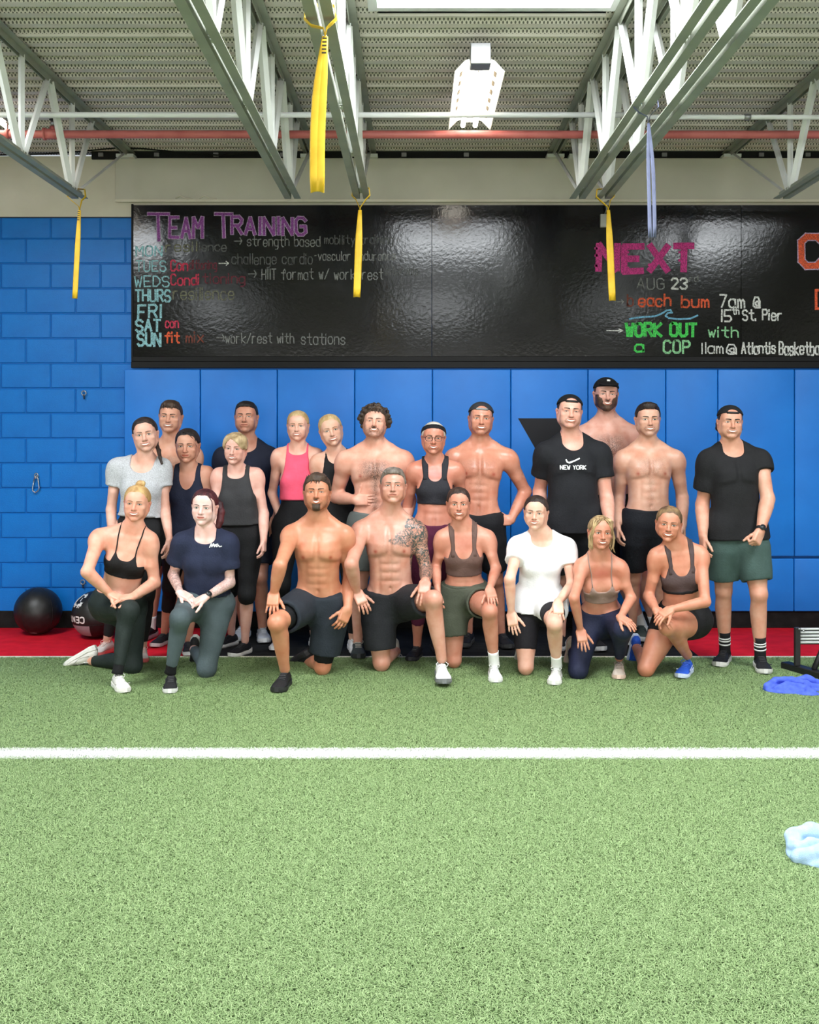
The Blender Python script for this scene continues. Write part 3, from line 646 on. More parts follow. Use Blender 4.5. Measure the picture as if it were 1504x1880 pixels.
def ball(px, py_contact, r, label):
    d = ground_d(py_contact); c = ((px - VX) * d / F_PX, d, r)
    b = tag(empty('medicine_ball', (c[0], c[1], 0)), label, 'ball', 'medicine balls by the wall')
    bm = bmesh.new(); bmesh.ops.create_uvsphere(bm, u_segments=40, v_segments=24, radius=r)
    for v in bm.verts: v.co.z = max(v.co.z, -r * .985)
    bmesh.ops.translate(bm, verts=bm.verts, vec=c); bm_obj('ball_body', bm, M['ball_black'], b, True)
    return b, c
R_ = math.radians
b1, c1 = ball(70, 1164, 0.184, 'plain black medicine ball on the red strip')
for lo in (-95, -20, 55): tube('seam', [sph(c1, .1845, R_(lo), R_(la)) for la in range(-80, 81, 10)], 0.0016, M['seam'], b1, 5)
ball_letters(c1, .1855, 'RENT', R_(-25), R_(12), R_(-64), R_(-56), .3, b1, True, 'ball_grey')
b2, c2 = ball(176, 1171, 0.182, 'black medicine ball with grey panel and white lettering behind the kneeling blonde woman')
patch('grey_panel', c2, .1832, R_(-80), R_(0), R_(-54), R_(-20), M['ball_grey'], b2)
ball_letters(c2, .1842, 'CENTR', R_(-82), R_(-12), R_(-12), R_(2), .24, b2, True)
ball_letters(c2, .1842, 'CENTR', R_(-62), R_(-30), R_(28), R_(62), .3, b2, True)
tube('seam', [sph(c2, .1825, R_(la), R_(-18)) for la in range(-90, 91, 10)], 0.0018, M['seam'], b2, 5)

# ------------------------------------------------------------------ towels
# ------------------------------------------------------------------ low stand with slats at the right edge
st = tag(empty('hurdle_stand', (2.55, 7.2, 0)), 'low black steel stand with white ribbed slats at the right edge', 'stand')
for xo in (0.0, 1.25):
    bm = bmesh.new(); bm_box(bm, -.035, .035, -.21, .21, 0.004, .05, .005); bmesh.ops.rotate(bm, verts=bm.verts, cent=(0, 0, 0), matrix=Matrix.Rotation(R_(22), 3, 'Z'))
    bmesh.ops.translate(bm, verts=bm.verts, vec=(2.575 + xo, 7.16, 0)); bm_obj('foot_bar', bm, M['matte_black'], st)
    box('upright', 2.515 + xo, 2.55 + xo, 7.20, 7.235, .05, .305, M['matte_black'], st, .004)
    tube('brace', [(2.60 + xo, 7.10, .05), (2.70 + xo, 7.16, .22)], .02, M['matte_black'], st, 4)
    for k in range(2): tube('bolt', [(2.535 + xo + k * .03, 7.19, .298 - k * .012), (2.535 + xo + k * .03, 7.18, .300 - k * .012)], .007, M['steel'], st, 8)
M['slat_white'] = new_mat('slat_silver', srgb(206, 208, 208), 0.35, 0.2)
for k in range(5): tube('slat', [(2.55, 7.215, .205 + .022 * k), (3.2, 7.20, .212 + .022 * k), (3.8, 7.215, .205 + .022 * k)], .0085, M['slat_white'], st, 8)
box('slat_backing', 2.55, 3.8, 7.226, 7.232, .19, .30, M['matte_black'], st)
# ------------------------------------------------------------------ people: continuous bodies grown from blended muscle volumes
f32 = np.float32
def A(*v): return np.array(v, np.float64)
def nrm(v):
    v = np.asarray(v, float); return v / (np.linalg.norm(v) + 1e-9)
def smin(a, b, k):
    h = np.maximum(k - np.abs(a - b), 0) * (1.0 / k); return np.minimum(a, b) - h * h * (k * 0.25)
class Prim:
    def __init__(s, f, lo, hi, k=0.02, op='u', tag=''): s.f, s.lo, s.hi, s.k, s.op, s.tag = f, np.asarray(lo, float), np.asarray(hi, float), k, op, tag
def limb(a, b, ts, rs, k=0.02, off=None, os_=None, tag='', add=0.0, sq=None):
    """tapering limb a->b, radius profile rs at ts, optional sideways offset profile; sq=(dir, f): flatten along dir"""
    a = np.asarray(a, float); b = np.asarray(b, float); ab = b - a; L2 = float(ab @ ab) + 1e-12
    rs = np.asarray(rs, float) + add; ts = np.asarray(ts, float); m = rs.max() + 0.02
    o = np.zeros(3) if off is None else nrm(off)
    osv = None if off is None else np.asarray(os_, float)
    lo = np.minimum(a, b) - m - (0 if off is None else max(0, osv.max())); hi = np.maximum(a, b) + m + (0 if off is None else max(0, osv.max()))
    def f(x, y, z):
        px, py, pz = x - f32(a[0]), y - f32(a[1]), z - f32(a[2])
        t = np.clip((px * f32(ab[0]) + py * f32(ab[1]) + pz * f32(ab[2])) * f32(1 / L2), 0, 1)
        r = np.interp(t, ts, rs).astype(f32) if len(rs) > 2 or ts[0] != 0 else (f32(rs[0]) + t * f32(rs[-1] - rs[0]))
        qx, qy, qz = px - t * f32(ab[0]), py - t * f32(ab[1]), pz - t * f32(ab[2])
        if osv is not None:
            w = np.interp(t, ts, osv).astype(f32); qx = qx - w * f32(o[0]); qy = qy - w * f32(o[1]); qz = qz - w * f32(o[2])
        if sq is not None:
            dd = nrm(sq[0]); c = (qx * f32(dd[0]) + qy * f32(dd[1]) + qz * f32(dd[2])) * f32(1 / sq[1] - 1)
            qx = qx + c * f32(dd[0]); qy = qy + c * f32(dd[1]); qz = qz + c * f32(dd[2])
        return np.sqrt(qx * qx + qy * qy + qz * qz) - r
    return Prim(f, lo, hi, k, 'u', tag)
def ell(c, r, R=None, k=0.02, op='u', tag=''):
    c = np.asarray(c, float); r = np.asarray(r, float) * np.ones(3); R = np.eye(3) if R is None else R
    m = r.max() + 0.01
    def f(x, y, z):
        dx, dy, dz = x - f32(c[0]), y - f32(c[1]), z - f32(c[2])
        q = [(dx * f32(R[0, i]) + dy * f32(R[1, i]) + dz * f32(R[2, i])) for i in range(3)]
        k0 = np.sqrt(sum((q[i] * f32(1 / r[i])) ** 2 for i in range(3))); k1 = np.sqrt(sum((q[i] * f32(1 / r[i] ** 2)) ** 2 for i in range(3))) + f32(1e-6)
        return k0 * (k0 - 1) / k1
    return Prim(f, c - m, c + m, k, op, tag)
def rbox(c, half, R, rad, k=0.01, tag=''):
    c = np.asarray(c, float); half = np.asarray(half, float); m = np.linalg.norm(half) + rad
    def f(x, y, z):
        dx, dy, dz = x - f32(c[0]), y - f32(c[1]), z - f32(c[2])
        q = [np.abs(dx * f32(R[0, i]) + dy * f32(R[1, i]) + dz * f32(R[2, i])) - f32(half[i]) for i in range(3)]
        o = np.sqrt(sum(np.maximum(v, 0) ** 2 for v in q)); return o + np.minimum(np.maximum(np.maximum(q[0], q[1]), q[2]), 0) - f32(rad)
    return Prim(f, c - m, c + m, k, 'u', tag)
PAD = 0.055
def field(prims, ax):
    x, y, z = ax; Dd = np.full((len(x), len(y), len(z)), 0.09, f32)
    for p in prims:
        sl = []
        for a, lo, hi in zip(ax, p.lo, p.hi):
            i0, i1 = np.searchsorted(a, lo - PAD), np.searchsorted(a, hi + PAD); sl.append((i0, i1))
        if any(i1 <= i0 for i0, i1 in sl): continue
        S = tuple(slice(i0, i1) for i0, i1 in sl)
        d = p.f(x[S[0]][:, None, None], y[S[1]][None, :, None], z[S[2]][None, None, :]).astype(f32)
        if p.op == 'u': Dd[S] = smin(Dd[S], d, f32(p.k))
        else: Dd[S] = -smin(-Dd[S], d, f32(p.k))
    return Dd
def at_points(prims, x, y, z):
    d = np.full(x.shape, 0.09, f32)
    for p in prims:
        e = p.f(x, y, z).astype(f32)
        d = smin(d, e, f32(p.k)) if p.op == 'u' else -smin(-d, e, f32(p.k))
    return d
EDG = [(0,1),(2,3),(4,5),(6,7),(0,2),(1,3),(4,6),(5,7),(0,4),(1,5),(2,6),(3,7)]
def surface_nets(Dd, ax):
    s = Dd < 0
    c = np.zeros(tuple(n - 1 for n in Dd.shape), np.int8)
    offs = [(i, j, k) for i in (0, 1) for j in (0, 1) for k in (0, 1)]
    n0, n1, n2 = Dd.shape
    for (i, j, k) in offs: c += s[i:n0-1+i, j:n1-1+j, k:n2-1+k]
    act = (c > 0) & (c < 8); idx = np.argwhere(act)
    if len(idx) == 0: return np.zeros((0, 3)), np.zeros((0, 4), int)
    vals = np.stack([Dd[idx[:, 0]+i, idx[:, 1]+j, idx[:, 2]+k] for (i, j, k) in offs], 1)
    acc = np.zeros((len(idx), 3)); cnt = np.zeros(len(idx)); oc = np.array(offs, float)
    for a, b in EDG:
        va, vb = vals[:, a], vals[:, b]; m = (va < 0) != (vb < 0); t = np.where(m, va / np.where(m, va - vb, 1), 0)
        acc += np.where(m[:, None], oc[a] + t[:, None] * (oc[b] - oc[a]), 0); cnt += m
    V = (idx + acc / cnt[:, None])
    V = np.stack([np.interp(V[:, i], np.arange(len(ax[i])), ax[i]) for i in range(3)], 1)
    imap = np.full(c.shape, -1, np.int32); imap[tuple(idx.T)] = np.arange(len(idx))
    Fs = []
    for d in range(3):
        e, g = [(1, 2), (2, 0), (0, 1)][d]
        a0 = [slice(None)] * 3; a1 = [slice(None)] * 3; a0[d] = slice(0, -1); a1[d] = slice(1, None)
        ch = s[tuple(a0)] != s[tuple(a1)]; ii = np.argwhere(ch)
        ok = (ii[:, e] > 0) & (ii[:, g] > 0) & (ii[:, e] < Dd.shape[e] - 1) & (ii[:, g] < Dd.shape[g] - 1); ii = ii[ok]
        if len(ii) == 0: continue
        def at(de, dg):
            q = ii.copy(); q[:, e] -= de; q[:, g] -= dg; return imap[tuple(q.T)]
        quad = np.stack([at(1, 1), at(0, 1), at(0, 0), at(1, 0)], 1)
        ins = s[tuple(ii.T)]; quad[~ins] = quad[~ins][:, ::-1]; Fs.append(quad)
    Fq = np.concatenate(Fs); return V, Fq[(Fq >= 0).all(1)]
def axes(lo, hi, h): return [np.arange(l, u + h, h).astype(f32) for l, u in zip(lo, hi)]
def bounds(prims, m=0.02):
    pr = [p for p in prims if p.op == 'u']
    return np.min([p.lo for p in pr], 0) - m, np.max([p.hi for p in pr], 0) + m
def compact(V, Fq):
    u, inv = np.unique(Fq, return_inverse=True); return V[u], inv.reshape(Fq.shape)
def block(prims, lo, hi, h, keep=None, mod=None):
    ax = axes(lo, hi, h); Dd = field(prims, ax)
    if mod is not None: Dd = mod(Dd, ax)
    V, Fq = surface_nets(Dd, ax)
    if keep is not None and len(Fq):
        Fq = Fq[keep(V[Fq].mean(1))]
        V, Fq = compact(V, Fq) if len(Fq) else (V[:0], Fq)
    return V, Fq
def full(ax): return ax[0][:, None, None], ax[1][None, :, None], ax[2][None, None, :]
def sig(x): return 1 / (1 + np.exp(-np.clip(x, -30, 30)))
def wob(x, y, z, f, seed, n=5):
    r = np.random.RandomState(seed); o = 0
    for _ in range(n):
        d = nrm(r.normal(size=3)) * f * r.uniform(.6, 1.5); o = o + np.sin(x * f32(d[0]) + y * f32(d[1]) + z * f32(d[2]) + f32(r.uniform(0, 6.28)))
    return o / n

class Torso:
    def __init__(s, P, N, hv, sv, ts, a, bf, bb, oy):
        s.P, s.N = P, N; s.L = np.linalg.norm(N - P); s.ax = (N - P) / s.L
        s.r0 = nrm(hv - s.ax * (hv @ s.ax)); s.r1 = nrm(sv - s.ax * (sv @ s.ax)); s.f0 = np.cross(s.r0, s.ax); s.f1 = np.cross(s.r1, s.ax)
        s.ts, s.a, s.bf, s.bb, s.oy = [np.asarray(v, float) for v in (ts, a, bf, bb, oy)]
        m = max(s.a.max(), .2) + .03; s.lo = np.minimum(P - s.ax * .2 * s.L, N) - m; s.hi = np.maximum(P, N) + m
    def uvt(s, x, y, z):
        px, py, pz = x - f32(s.P[0]), y - f32(s.P[1]), z - f32(s.P[2])
        dt = lambda v: px * f32(v[0]) + py * f32(v[1]) + pz * f32(v[2])
        t = dt(s.ax) * f32(1 / s.L); w = np.clip(t, 0, 1)
        u = dt(s.r0) * (1 - w) + dt(s.r1) * w; v = dt(s.f0) * (1 - w) + dt(s.f1) * w
        return u, v - np.interp(t, s.ts, s.oy).astype(f32), t
    def prim(s, add=0.0, addf=None, disp=None, k=0.03, tmin=None, tmax=None, pw=2.3):
        t0 = s.ts[0] if tmin is None else tmin; t1 = s.ts[-1] if tmax is None else tmax
        def f(x, y, z):
            u, v, t = s.uvt(x, y, z); tc = np.clip(t, t0, t1)
            e = add if addf is None else add + addf(tc)
            a = np.interp(tc, s.ts, s.a).astype(f32) + f32(1) * e; b = np.where(v > 0, np.interp(tc, s.ts, s.bf), np.interp(tc, s.ts, s.bb)).astype(f32) + f32(1) * e
            ua, vb = (u / a) ** 2, (v / b) ** 2; q = np.sqrt(u * u + v * v); kk = np.sqrt(np.sqrt(ua * ua + vb * vb + f32(1.45) * ua * vb))
            d = q * (1 - 1 / np.maximum(kk, f32(1e-3)))
            if disp is not None: d = d - disp(u, v, t)
            ex = np.maximum(np.maximum(t0 - t, t - t1), 0) * f32(s.L)
            return np.where(ex > 0, np.sqrt(np.maximum(d, 0) ** 2 + ex * ex), d)
        return Prim(f, s.lo, s.hi, k, 'u', 'torso')
    def at(s, u, v, t):
        w = min(max(t, 0), 1); return s.P + s.ax * (t * s.L) + (s.r0 * (1 - w) + s.r1 * w) * u + (s.f0 * (1 - w) + s.f1 * w) * (v + np.interp(t, s.ts, s.oy))

def rot(yaw, pitch, roll):
    y, p, r = [math.radians(v) for v in (yaw, pitch, roll)]
    Rz = A([math.cos(y), -math.sin(y), 0], [math.sin(y), math.cos(y), 0], [0, 0, 1])
    Rx = A([1, 0, 0], [0, math.cos(p), -math.sin(p)], [0, math.sin(p), math.cos(p)])
    Ry = A([math.cos(r), 0, math.sin(r)], [0, 1, 0], [-math.sin(r), 0, math.cos(r)])
    return Rz @ Ry @ Rx
class HeadFrame:
    def __init__(s, c, R, k, sx=1.09): s.c, s.R, s.k, s.sx = np.asarray(c, float), R, k, sx
    def loc(s, x, y, z):
        dx, dy, dz = (x - f32(s.c[0])) * f32(1 / s.k), (y - f32(s.c[1])) * f32(1 / s.k), (z - f32(s.c[2])) * f32(1 / s.k)
        return [(dx * f32(s.R[0, i]) + dy * f32(s.R[1, i]) + dz * f32(s.R[2, i])) * f32(1 / s.sx if i == 0 else 1) for i in range(3)]
    def w(s, p): return s.c + (np.asarray(p, float) * A(s.sx, 1, 1) * s.k) @ s.R.T
    def prims(s, loc_prims, k=.03):
        """local prims -> one world prim (the frame change is done once for all of them)"""
        cs = np.concatenate([np.array([[x, y, z] for x in (p.lo[0], p.hi[0]) for y in (p.lo[1], p.hi[1]) for z in (p.lo[2], p.hi[2])]) for p in loc_prims if p.op == 'u']); wc = s.w(cs)
        def f(x, y, z):
            lx, ly, lz = s.loc(x, y, z); d = None
            for p in loc_prims:
                e = p.f(lx, ly, lz)
                d = e if d is None else smin(d, e, f32(p.k)) if p.op == 'u' else -smin(-d, e, f32(p.k))
            return d * f32(s.k)
        return [Prim(f, wc.min(0), wc.max(0), k)]
def head_prims(fem, jaw=1.0, nose=1.0, smile=1.0, lean=1.0):
    j = 0.93 if fem else 1.0 * jaw; P = []
    P.append(ell((0, .014, .034), (.0755, .094, .0805), k=.03))
    P.append(ell((0, -.018, -.018), ((.0625 if fem else .0655) * lean, .068, .080), k=.03))
    P.append(ell((0, -.040, .046), (.058, .045, .050), k=.03))                              # forehead
    for s in (-1, 1):
        P.append(limb((s * (.0415 if fem else .048 * j), .002, -.064), (s * (.009 if fem else .012), -.062, -.099), [0, .5, 1], [.016 if fem else .0185, .0155 if fem else .0175, .016 if fem else .0185], k=.022))
        P.append(limb((s * (.046 if fem else .053 * j), .004, -.058), (s * .060, .004, -.006), [0, 1], [.015, .015], k=.025))
        P.append(ell((s * .044, -.054, -.026 + .004 * smile), (.021, .019, .016 + .002 * smile), k=.018))   # cheek
        P.append(ell((s * .036, -.040, -.056), (.024 if fem else .026, .026, .028), k=.022))                   # lower cheek
        P.append(limb((s * .008, -.0815, .0195), (s * .044, -.066, .020), [0, 1], [.0085 if fem else .011, .008], k=.014))  # brow
        P.append(ell((s * .0315, -.0935, .0025), (.0165, .013, .0105), k=.014, op='s'))        # socket
        P.append(ell((s * .0315, -.0655, .0025), (.0152, .0150, .0125), k=.006))               # lids over eyeball
        P.append(ell((s * .0115 * nose, -.0905, -.0355), (.0078, .010, .0075), k=.007))       # nostril wing
        P.append(ell((s * .0775, .016, -.006), (.0065, .0165, .030), rot(-s * 22, 0, s * 8), k=.006))
        P.append(ell((s * .0815, .018, .012), (.0055, .016, .016), rot(-s * 30, 0, 0), k=.006))
        P.append(ell((s * .0800, .010, -.004), (.006, .008, .014), k=.004, op='s'))
    P.append(limb((0, -.082, .010), (0, -.1045, -.031), [0, .6, 1], [.0075, .0088 * nose, .0118 * nose], k=.010))
    P.append(ell((0, -.0775, -.062), (.031, .0155, .021), k=.014))                           # mouth barrel
    P.append(ell((0, -.0760, -.0985), (.017 * j, .013, .013), k=.014))                        # chin
    P.append(limb((-.020, -.0880, -.0545), (.020, -.0880, -.0545), [0, .5, 1], [.0028, .0052, .0028], k=.006, off=(0, -1, 0), os_=[0, .005, 0]))
    P.append(limb((-.016, -.0870, -.0690), (.016, -.0870, -.0690), [0, .5, 1], [.0030, .0062, .0030], k=.006, off=(0, -1, 0), os_=[0, .004, 0]))
    return P
def trace_y(prims, x, z, y0=-.15, it=28):
    x = np.asarray(x, f32); z = np.asarray(z, f32); y = np.full(x.shape, y0, f32)
    for _ in range(it): y = y + np.clip(at_points(prims, x, y, z), -.02, .02) * f32(.8)
    return y

# ------------------------------------------------------------------ hand
def hand_prims(Wp, dvec, nvec, thumb, sc, curl=(20, 25, 15), spread=1.0, thumb_out=0.55, curls=None, thumb_in=0.25, thumb_dir=None):
    d = nrm(dvec); n = nrm(np.asarray(nvec, float) - d * (np.asarray(nvec, float) @ d)); sd = np.cross(d, n)
    if sd @ np.asarray(thumb, float) < 0: sd = -sd
    R = np.stack([d, sd, n], 1); P = []
    P.append(rbox(Wp + d * .046 * sc, A(.036, .029, .006) * sc, R, .011 * sc, k=.012 * sc))
    P.append(limb(Wp - d * .012 * sc, Wp + d * .02 * sc, [0, 1], [.024 * sc, .024 * sc], k=.02 * sc, sq=(n, .72)))
    P.append(ell(Wp + d * .028 * sc + sd * .022 * sc + n * .008 * sc, A(.026, .015, .013) * sc, R, k=.012 * sc))
    lens = (.072, .080, .074, .058); pos = (.029, .0098, -.0095, -.0285); kn = (.084, .088, .085, .077); rad = (.0092, .0094, .0090, .0080)
    nails = []
    for i in range(4):
        cu = curl if curls is None else curls[i]
        p = Wp + d * kn[i] * sc + sd * pos[i] * sc; a0 = math.radians(spread * (7, 2, -3, -9)[i]); dr = d * math.cos(a0) + sd * math.sin(a0); ang = 0; r = rad[i] * sc
        for q, (fr, c) in enumerate(zip((.46, .30, .24), cu)):
            ang += math.radians(c); v = dr * math.cos(ang) + n * math.sin(ang); e = p + v * lens[i] * fr * sc
            P.append(limb(p, e, [0, 1], [r, r * .9], k=.0045 * sc)); p = e; r *= .9
    if thumb_dir is None: td = nrm(sd * thumb_out + d * .72 + n * thumb_in)
    else: td = nrm(thumb_dir)
    p = Wp + d * .022 * sc + sd * .026 * sc + n * .004 * sc; r = .0125 * sc
    for q, l in enumerate((.042, .033, .027)):
        e = p + td * l * sc; P.append(limb(p, e, [0, 1], [r, r * .88], k=.007 * sc)); p = e; r *= .88; td = nrm(td + d * .10 - sd * (.05 if thumb_dir is None else 0))
    return P
# ------------------------------------------------------------------ person builder
from concurrent.futures import ThreadPoolExecutor
POOL = ThreadPoolExecutor(4); PEND = []
class Pend:            # an object whose surface is still being computed
    def __init__(s, make): s.make, s.obj = make, None; PEND.append(s)
def real(p): return p.obj if isinstance(p, Pend) else p
def later(name, compute, mat, par, **kw):
    fu = POOL.submit(compute)
    def make():
        r = fu.result()
        return mesh_np(name, r[0], r[1], mat, real(par), True, *(r[2:]), **kw) if len(r[1]) else None
    return Pend(make)
def later_call(fn): return Pend(fn)
def flush():
    for p in PEND: p.obj = p.make()
    PEND.clear()
def inflate(p, a): return Prim((lambda x, y, z, f=p.f: f(x, y, z) - f32(a)), p.lo - max(a, 0), p.hi + max(a, 0), p.k, p.op, p.tag)
def solve(Pt, px, py, L, mode='n'):
    if isinstance(mode, (int, float)): return W(px, py, mode)
    ax, az = (px - VX) / F_PX, (VY - py) / F_PX; q = Pt - A(0, 0, CAM_H)
    a = ax * ax + 1 + az * az; b = ax * q[0] + q[1] + az * q[2]; c = q @ q - L * L; disc = b * b - a * c
    d = b / a if disc < 0 else (b - math.sqrt(disc)) / a if mode == 'n' else (b + math.sqrt(disc)) / a
    return W(px, py, d)
def midjoint(P, Q, px, py, l1, l2):
    """joint on the pixel ray that best keeps both bone lengths"""
    ds = np.linspace(min(P[1], Q[1]) - .35, max(P[1], Q[1]) + .35, 200); C_ = np.array([W(px, py, q) for q in ds])
    e = (np.linalg.norm(C_ - P, axis=1) / l1 - 1) ** 2 + (np.linalg.norm(C_ - Q, axis=1) / l2 - 1) ** 2
    return C_[int(np.argmin(e))]
def ik(h, a, l1, l2, bend):
    v = a - h; dist = np.linalg.norm(v); u = v / dist
    if dist >= (l1 + l2) * .999: return h + v * l1 / (l1 + l2)
    x = (l1 * l1 - l2 * l2 + dist * dist) / (2 * dist); hgt = math.sqrt(max(l1 * l1 - x * x, 0)); b = np.asarray(bend, float); b = nrm(b - u * (b @ u))
    return h + u * x + b * hgt
def skin_mat(name, col, hair, wet=0.0, ink=None):
    col = (min(255, col[0] * 1.01), min(255, col[1] * 1.03 + 2), min(255, col[2] * 1.07 + 4))
    m = new_mat('skin_' + name, srgb(*col), 0.46 - .14 * wet, 0, 0.5)
    N, L, b = nodes(m)
    at = N.new('ShaderNodeAttribute'); at.attribute_name = 'paint'; sp = N.new('ShaderNodeSeparateColor'); L.new(at.outputs['Color'], sp.inputs[0])
    g = N.new('ShaderNodeNewGeometry')
    n1 = N.new('ShaderNodeTexNoise'); n1.inputs['Scale'].default_value = 14; n1.inputs['Detail'].default_value = 4; L.new(g.outputs['Position'], n1.inputs['Vector'])
    cr = N.new('ShaderNodeValToRGB'); cr.color_ramp.elements[0].position = .35; cr.color_ramp.elements[1].position = .72
    cr.color_ramp.elements[0].color = srgb(*col); cr.color_ramp.elements[1].color = srgb(col[0] * .95, col[1] * .86, col[2] * .82); L.new(n1.outputs['Fac'], cr.inputs['Fac'])
    def mix(fac, c1, c2):
        x = N.new('ShaderNodeMix'); x.data_type = 'RGBA'; L.new(fac, x.inputs['Factor']); L.new(c1, x.inputs[6]); x.inputs[7].default_value = c2; return x.outputs[2]
    c = mix(sp.outputs[0], cr.outputs['Color'], srgb(col[0] * .80, col[1] * .52, col[2] * .47))
    n2 = N.new('ShaderNodeTexNoise'); n2.inputs['Scale'].default_value = 170; n2.inputs['Detail'].default_value = 2; n2.inputs['Distortion'].default_value = 1.2; L.new(g.outputs['Position'], n2.inputs['Vector'])
    mr = N.new('ShaderNodeMapRange'); mr.inputs[1].default_value = .38; mr.inputs[2].default_value = .62; mr.inputs[3].default_value = .35; L.new(n2.outputs['Fac'], mr.inputs[0])
    mu = N.new('ShaderNodeMath'); mu.operation = 'MULTIPLY'; L.new(mr.outputs[0], mu.inputs[0]); L.new(sp.outputs[1], mu.inputs[1])
    c = mix(mu.outputs[0], c, srgb(*hair))
    n3 = N.new('ShaderNodeTexNoise'); n3.inputs['Scale'].default_value = 34; n3.inputs['Detail'].default_value = 3; n3.inputs['Distortion'].default_value = 2.5; L.new(g.outputs['Position'], n3.inputs['Vector'])
    m3 = N.new('ShaderNodeMapRange'); m3.inputs[1].default_value = .40; m3.inputs[2].default_value = .58; m3.inputs[3].default_value = .15; L.new(n3.outputs['Fac'], m3.inputs[0])
    m4 = N.new('ShaderNodeMath'); m4.operation = 'MULTIPLY'; L.new(m3.outputs[0], m4.inputs[0]); L.new(sp.outputs[2], m4.inputs[1])
    c = mix(m4.outputs[0], c, srgb(*(ink or (58, 66, 66))))
    L.new(c, b.inputs['Base Color'])
    b.inputs['Subsurface Weight'].default_value = 0.0
    rr = N.new('ShaderNodeMapRange'); rr.inputs[3].default_value = .36 - .16 * wet; rr.inputs[4].default_value = .58 - .18 * wet; L.new(n1.outputs['Fac'], rr.inputs[0]); L.new(rr.outputs[0], b.inputs['Roughness'])
    bp = N.new('ShaderNodeBump'); bp.inputs['Strength'].default_value = .12; bp.inputs['Distance'].default_value = .003; L.new(n2.outputs['Fac'], bp.inputs['Height']); L.new(bp.outputs['Normal'], b.inputs['Normal'])
    return m
_cm = {}
def cloth(col, rough=.8, gloss=0.3, heather=0.0):
    key = (col, rough, heather)
    if key not in _cm:
        m = new_mat('fabric_%d_%d_%d' % col, srgb(*col), rough, 0, gloss); c2 = srgb(*[min(255, v * (1.12 + heather) + 3) for v in col])
        _cm[key] = add_noise(m, c2, (160 if heather else 9), 4, .35, .75, .35, 95, .006)
    return _cm[key]
def hair_mat(col, col2):
    key = ('hair', col, col2)
    if key not in _cm:
        m = new_mat('hair_%d_%d_%d' % col, srgb(*col), .5, 0, .4)
        _cm[key] = add_noise(m, srgb(*col2), 26, 4, .38, .68, .9, 110, .006, stretch=(1, 1, .22))
    return _cm[key]
def flat_mat(col, rough=.6):
    key = ('flat', col, rough)
    if key not in _cm: _cm[key] = new_mat('tone_%d_%d_%d' % col, srgb(*col), rough)
    return _cm[key]

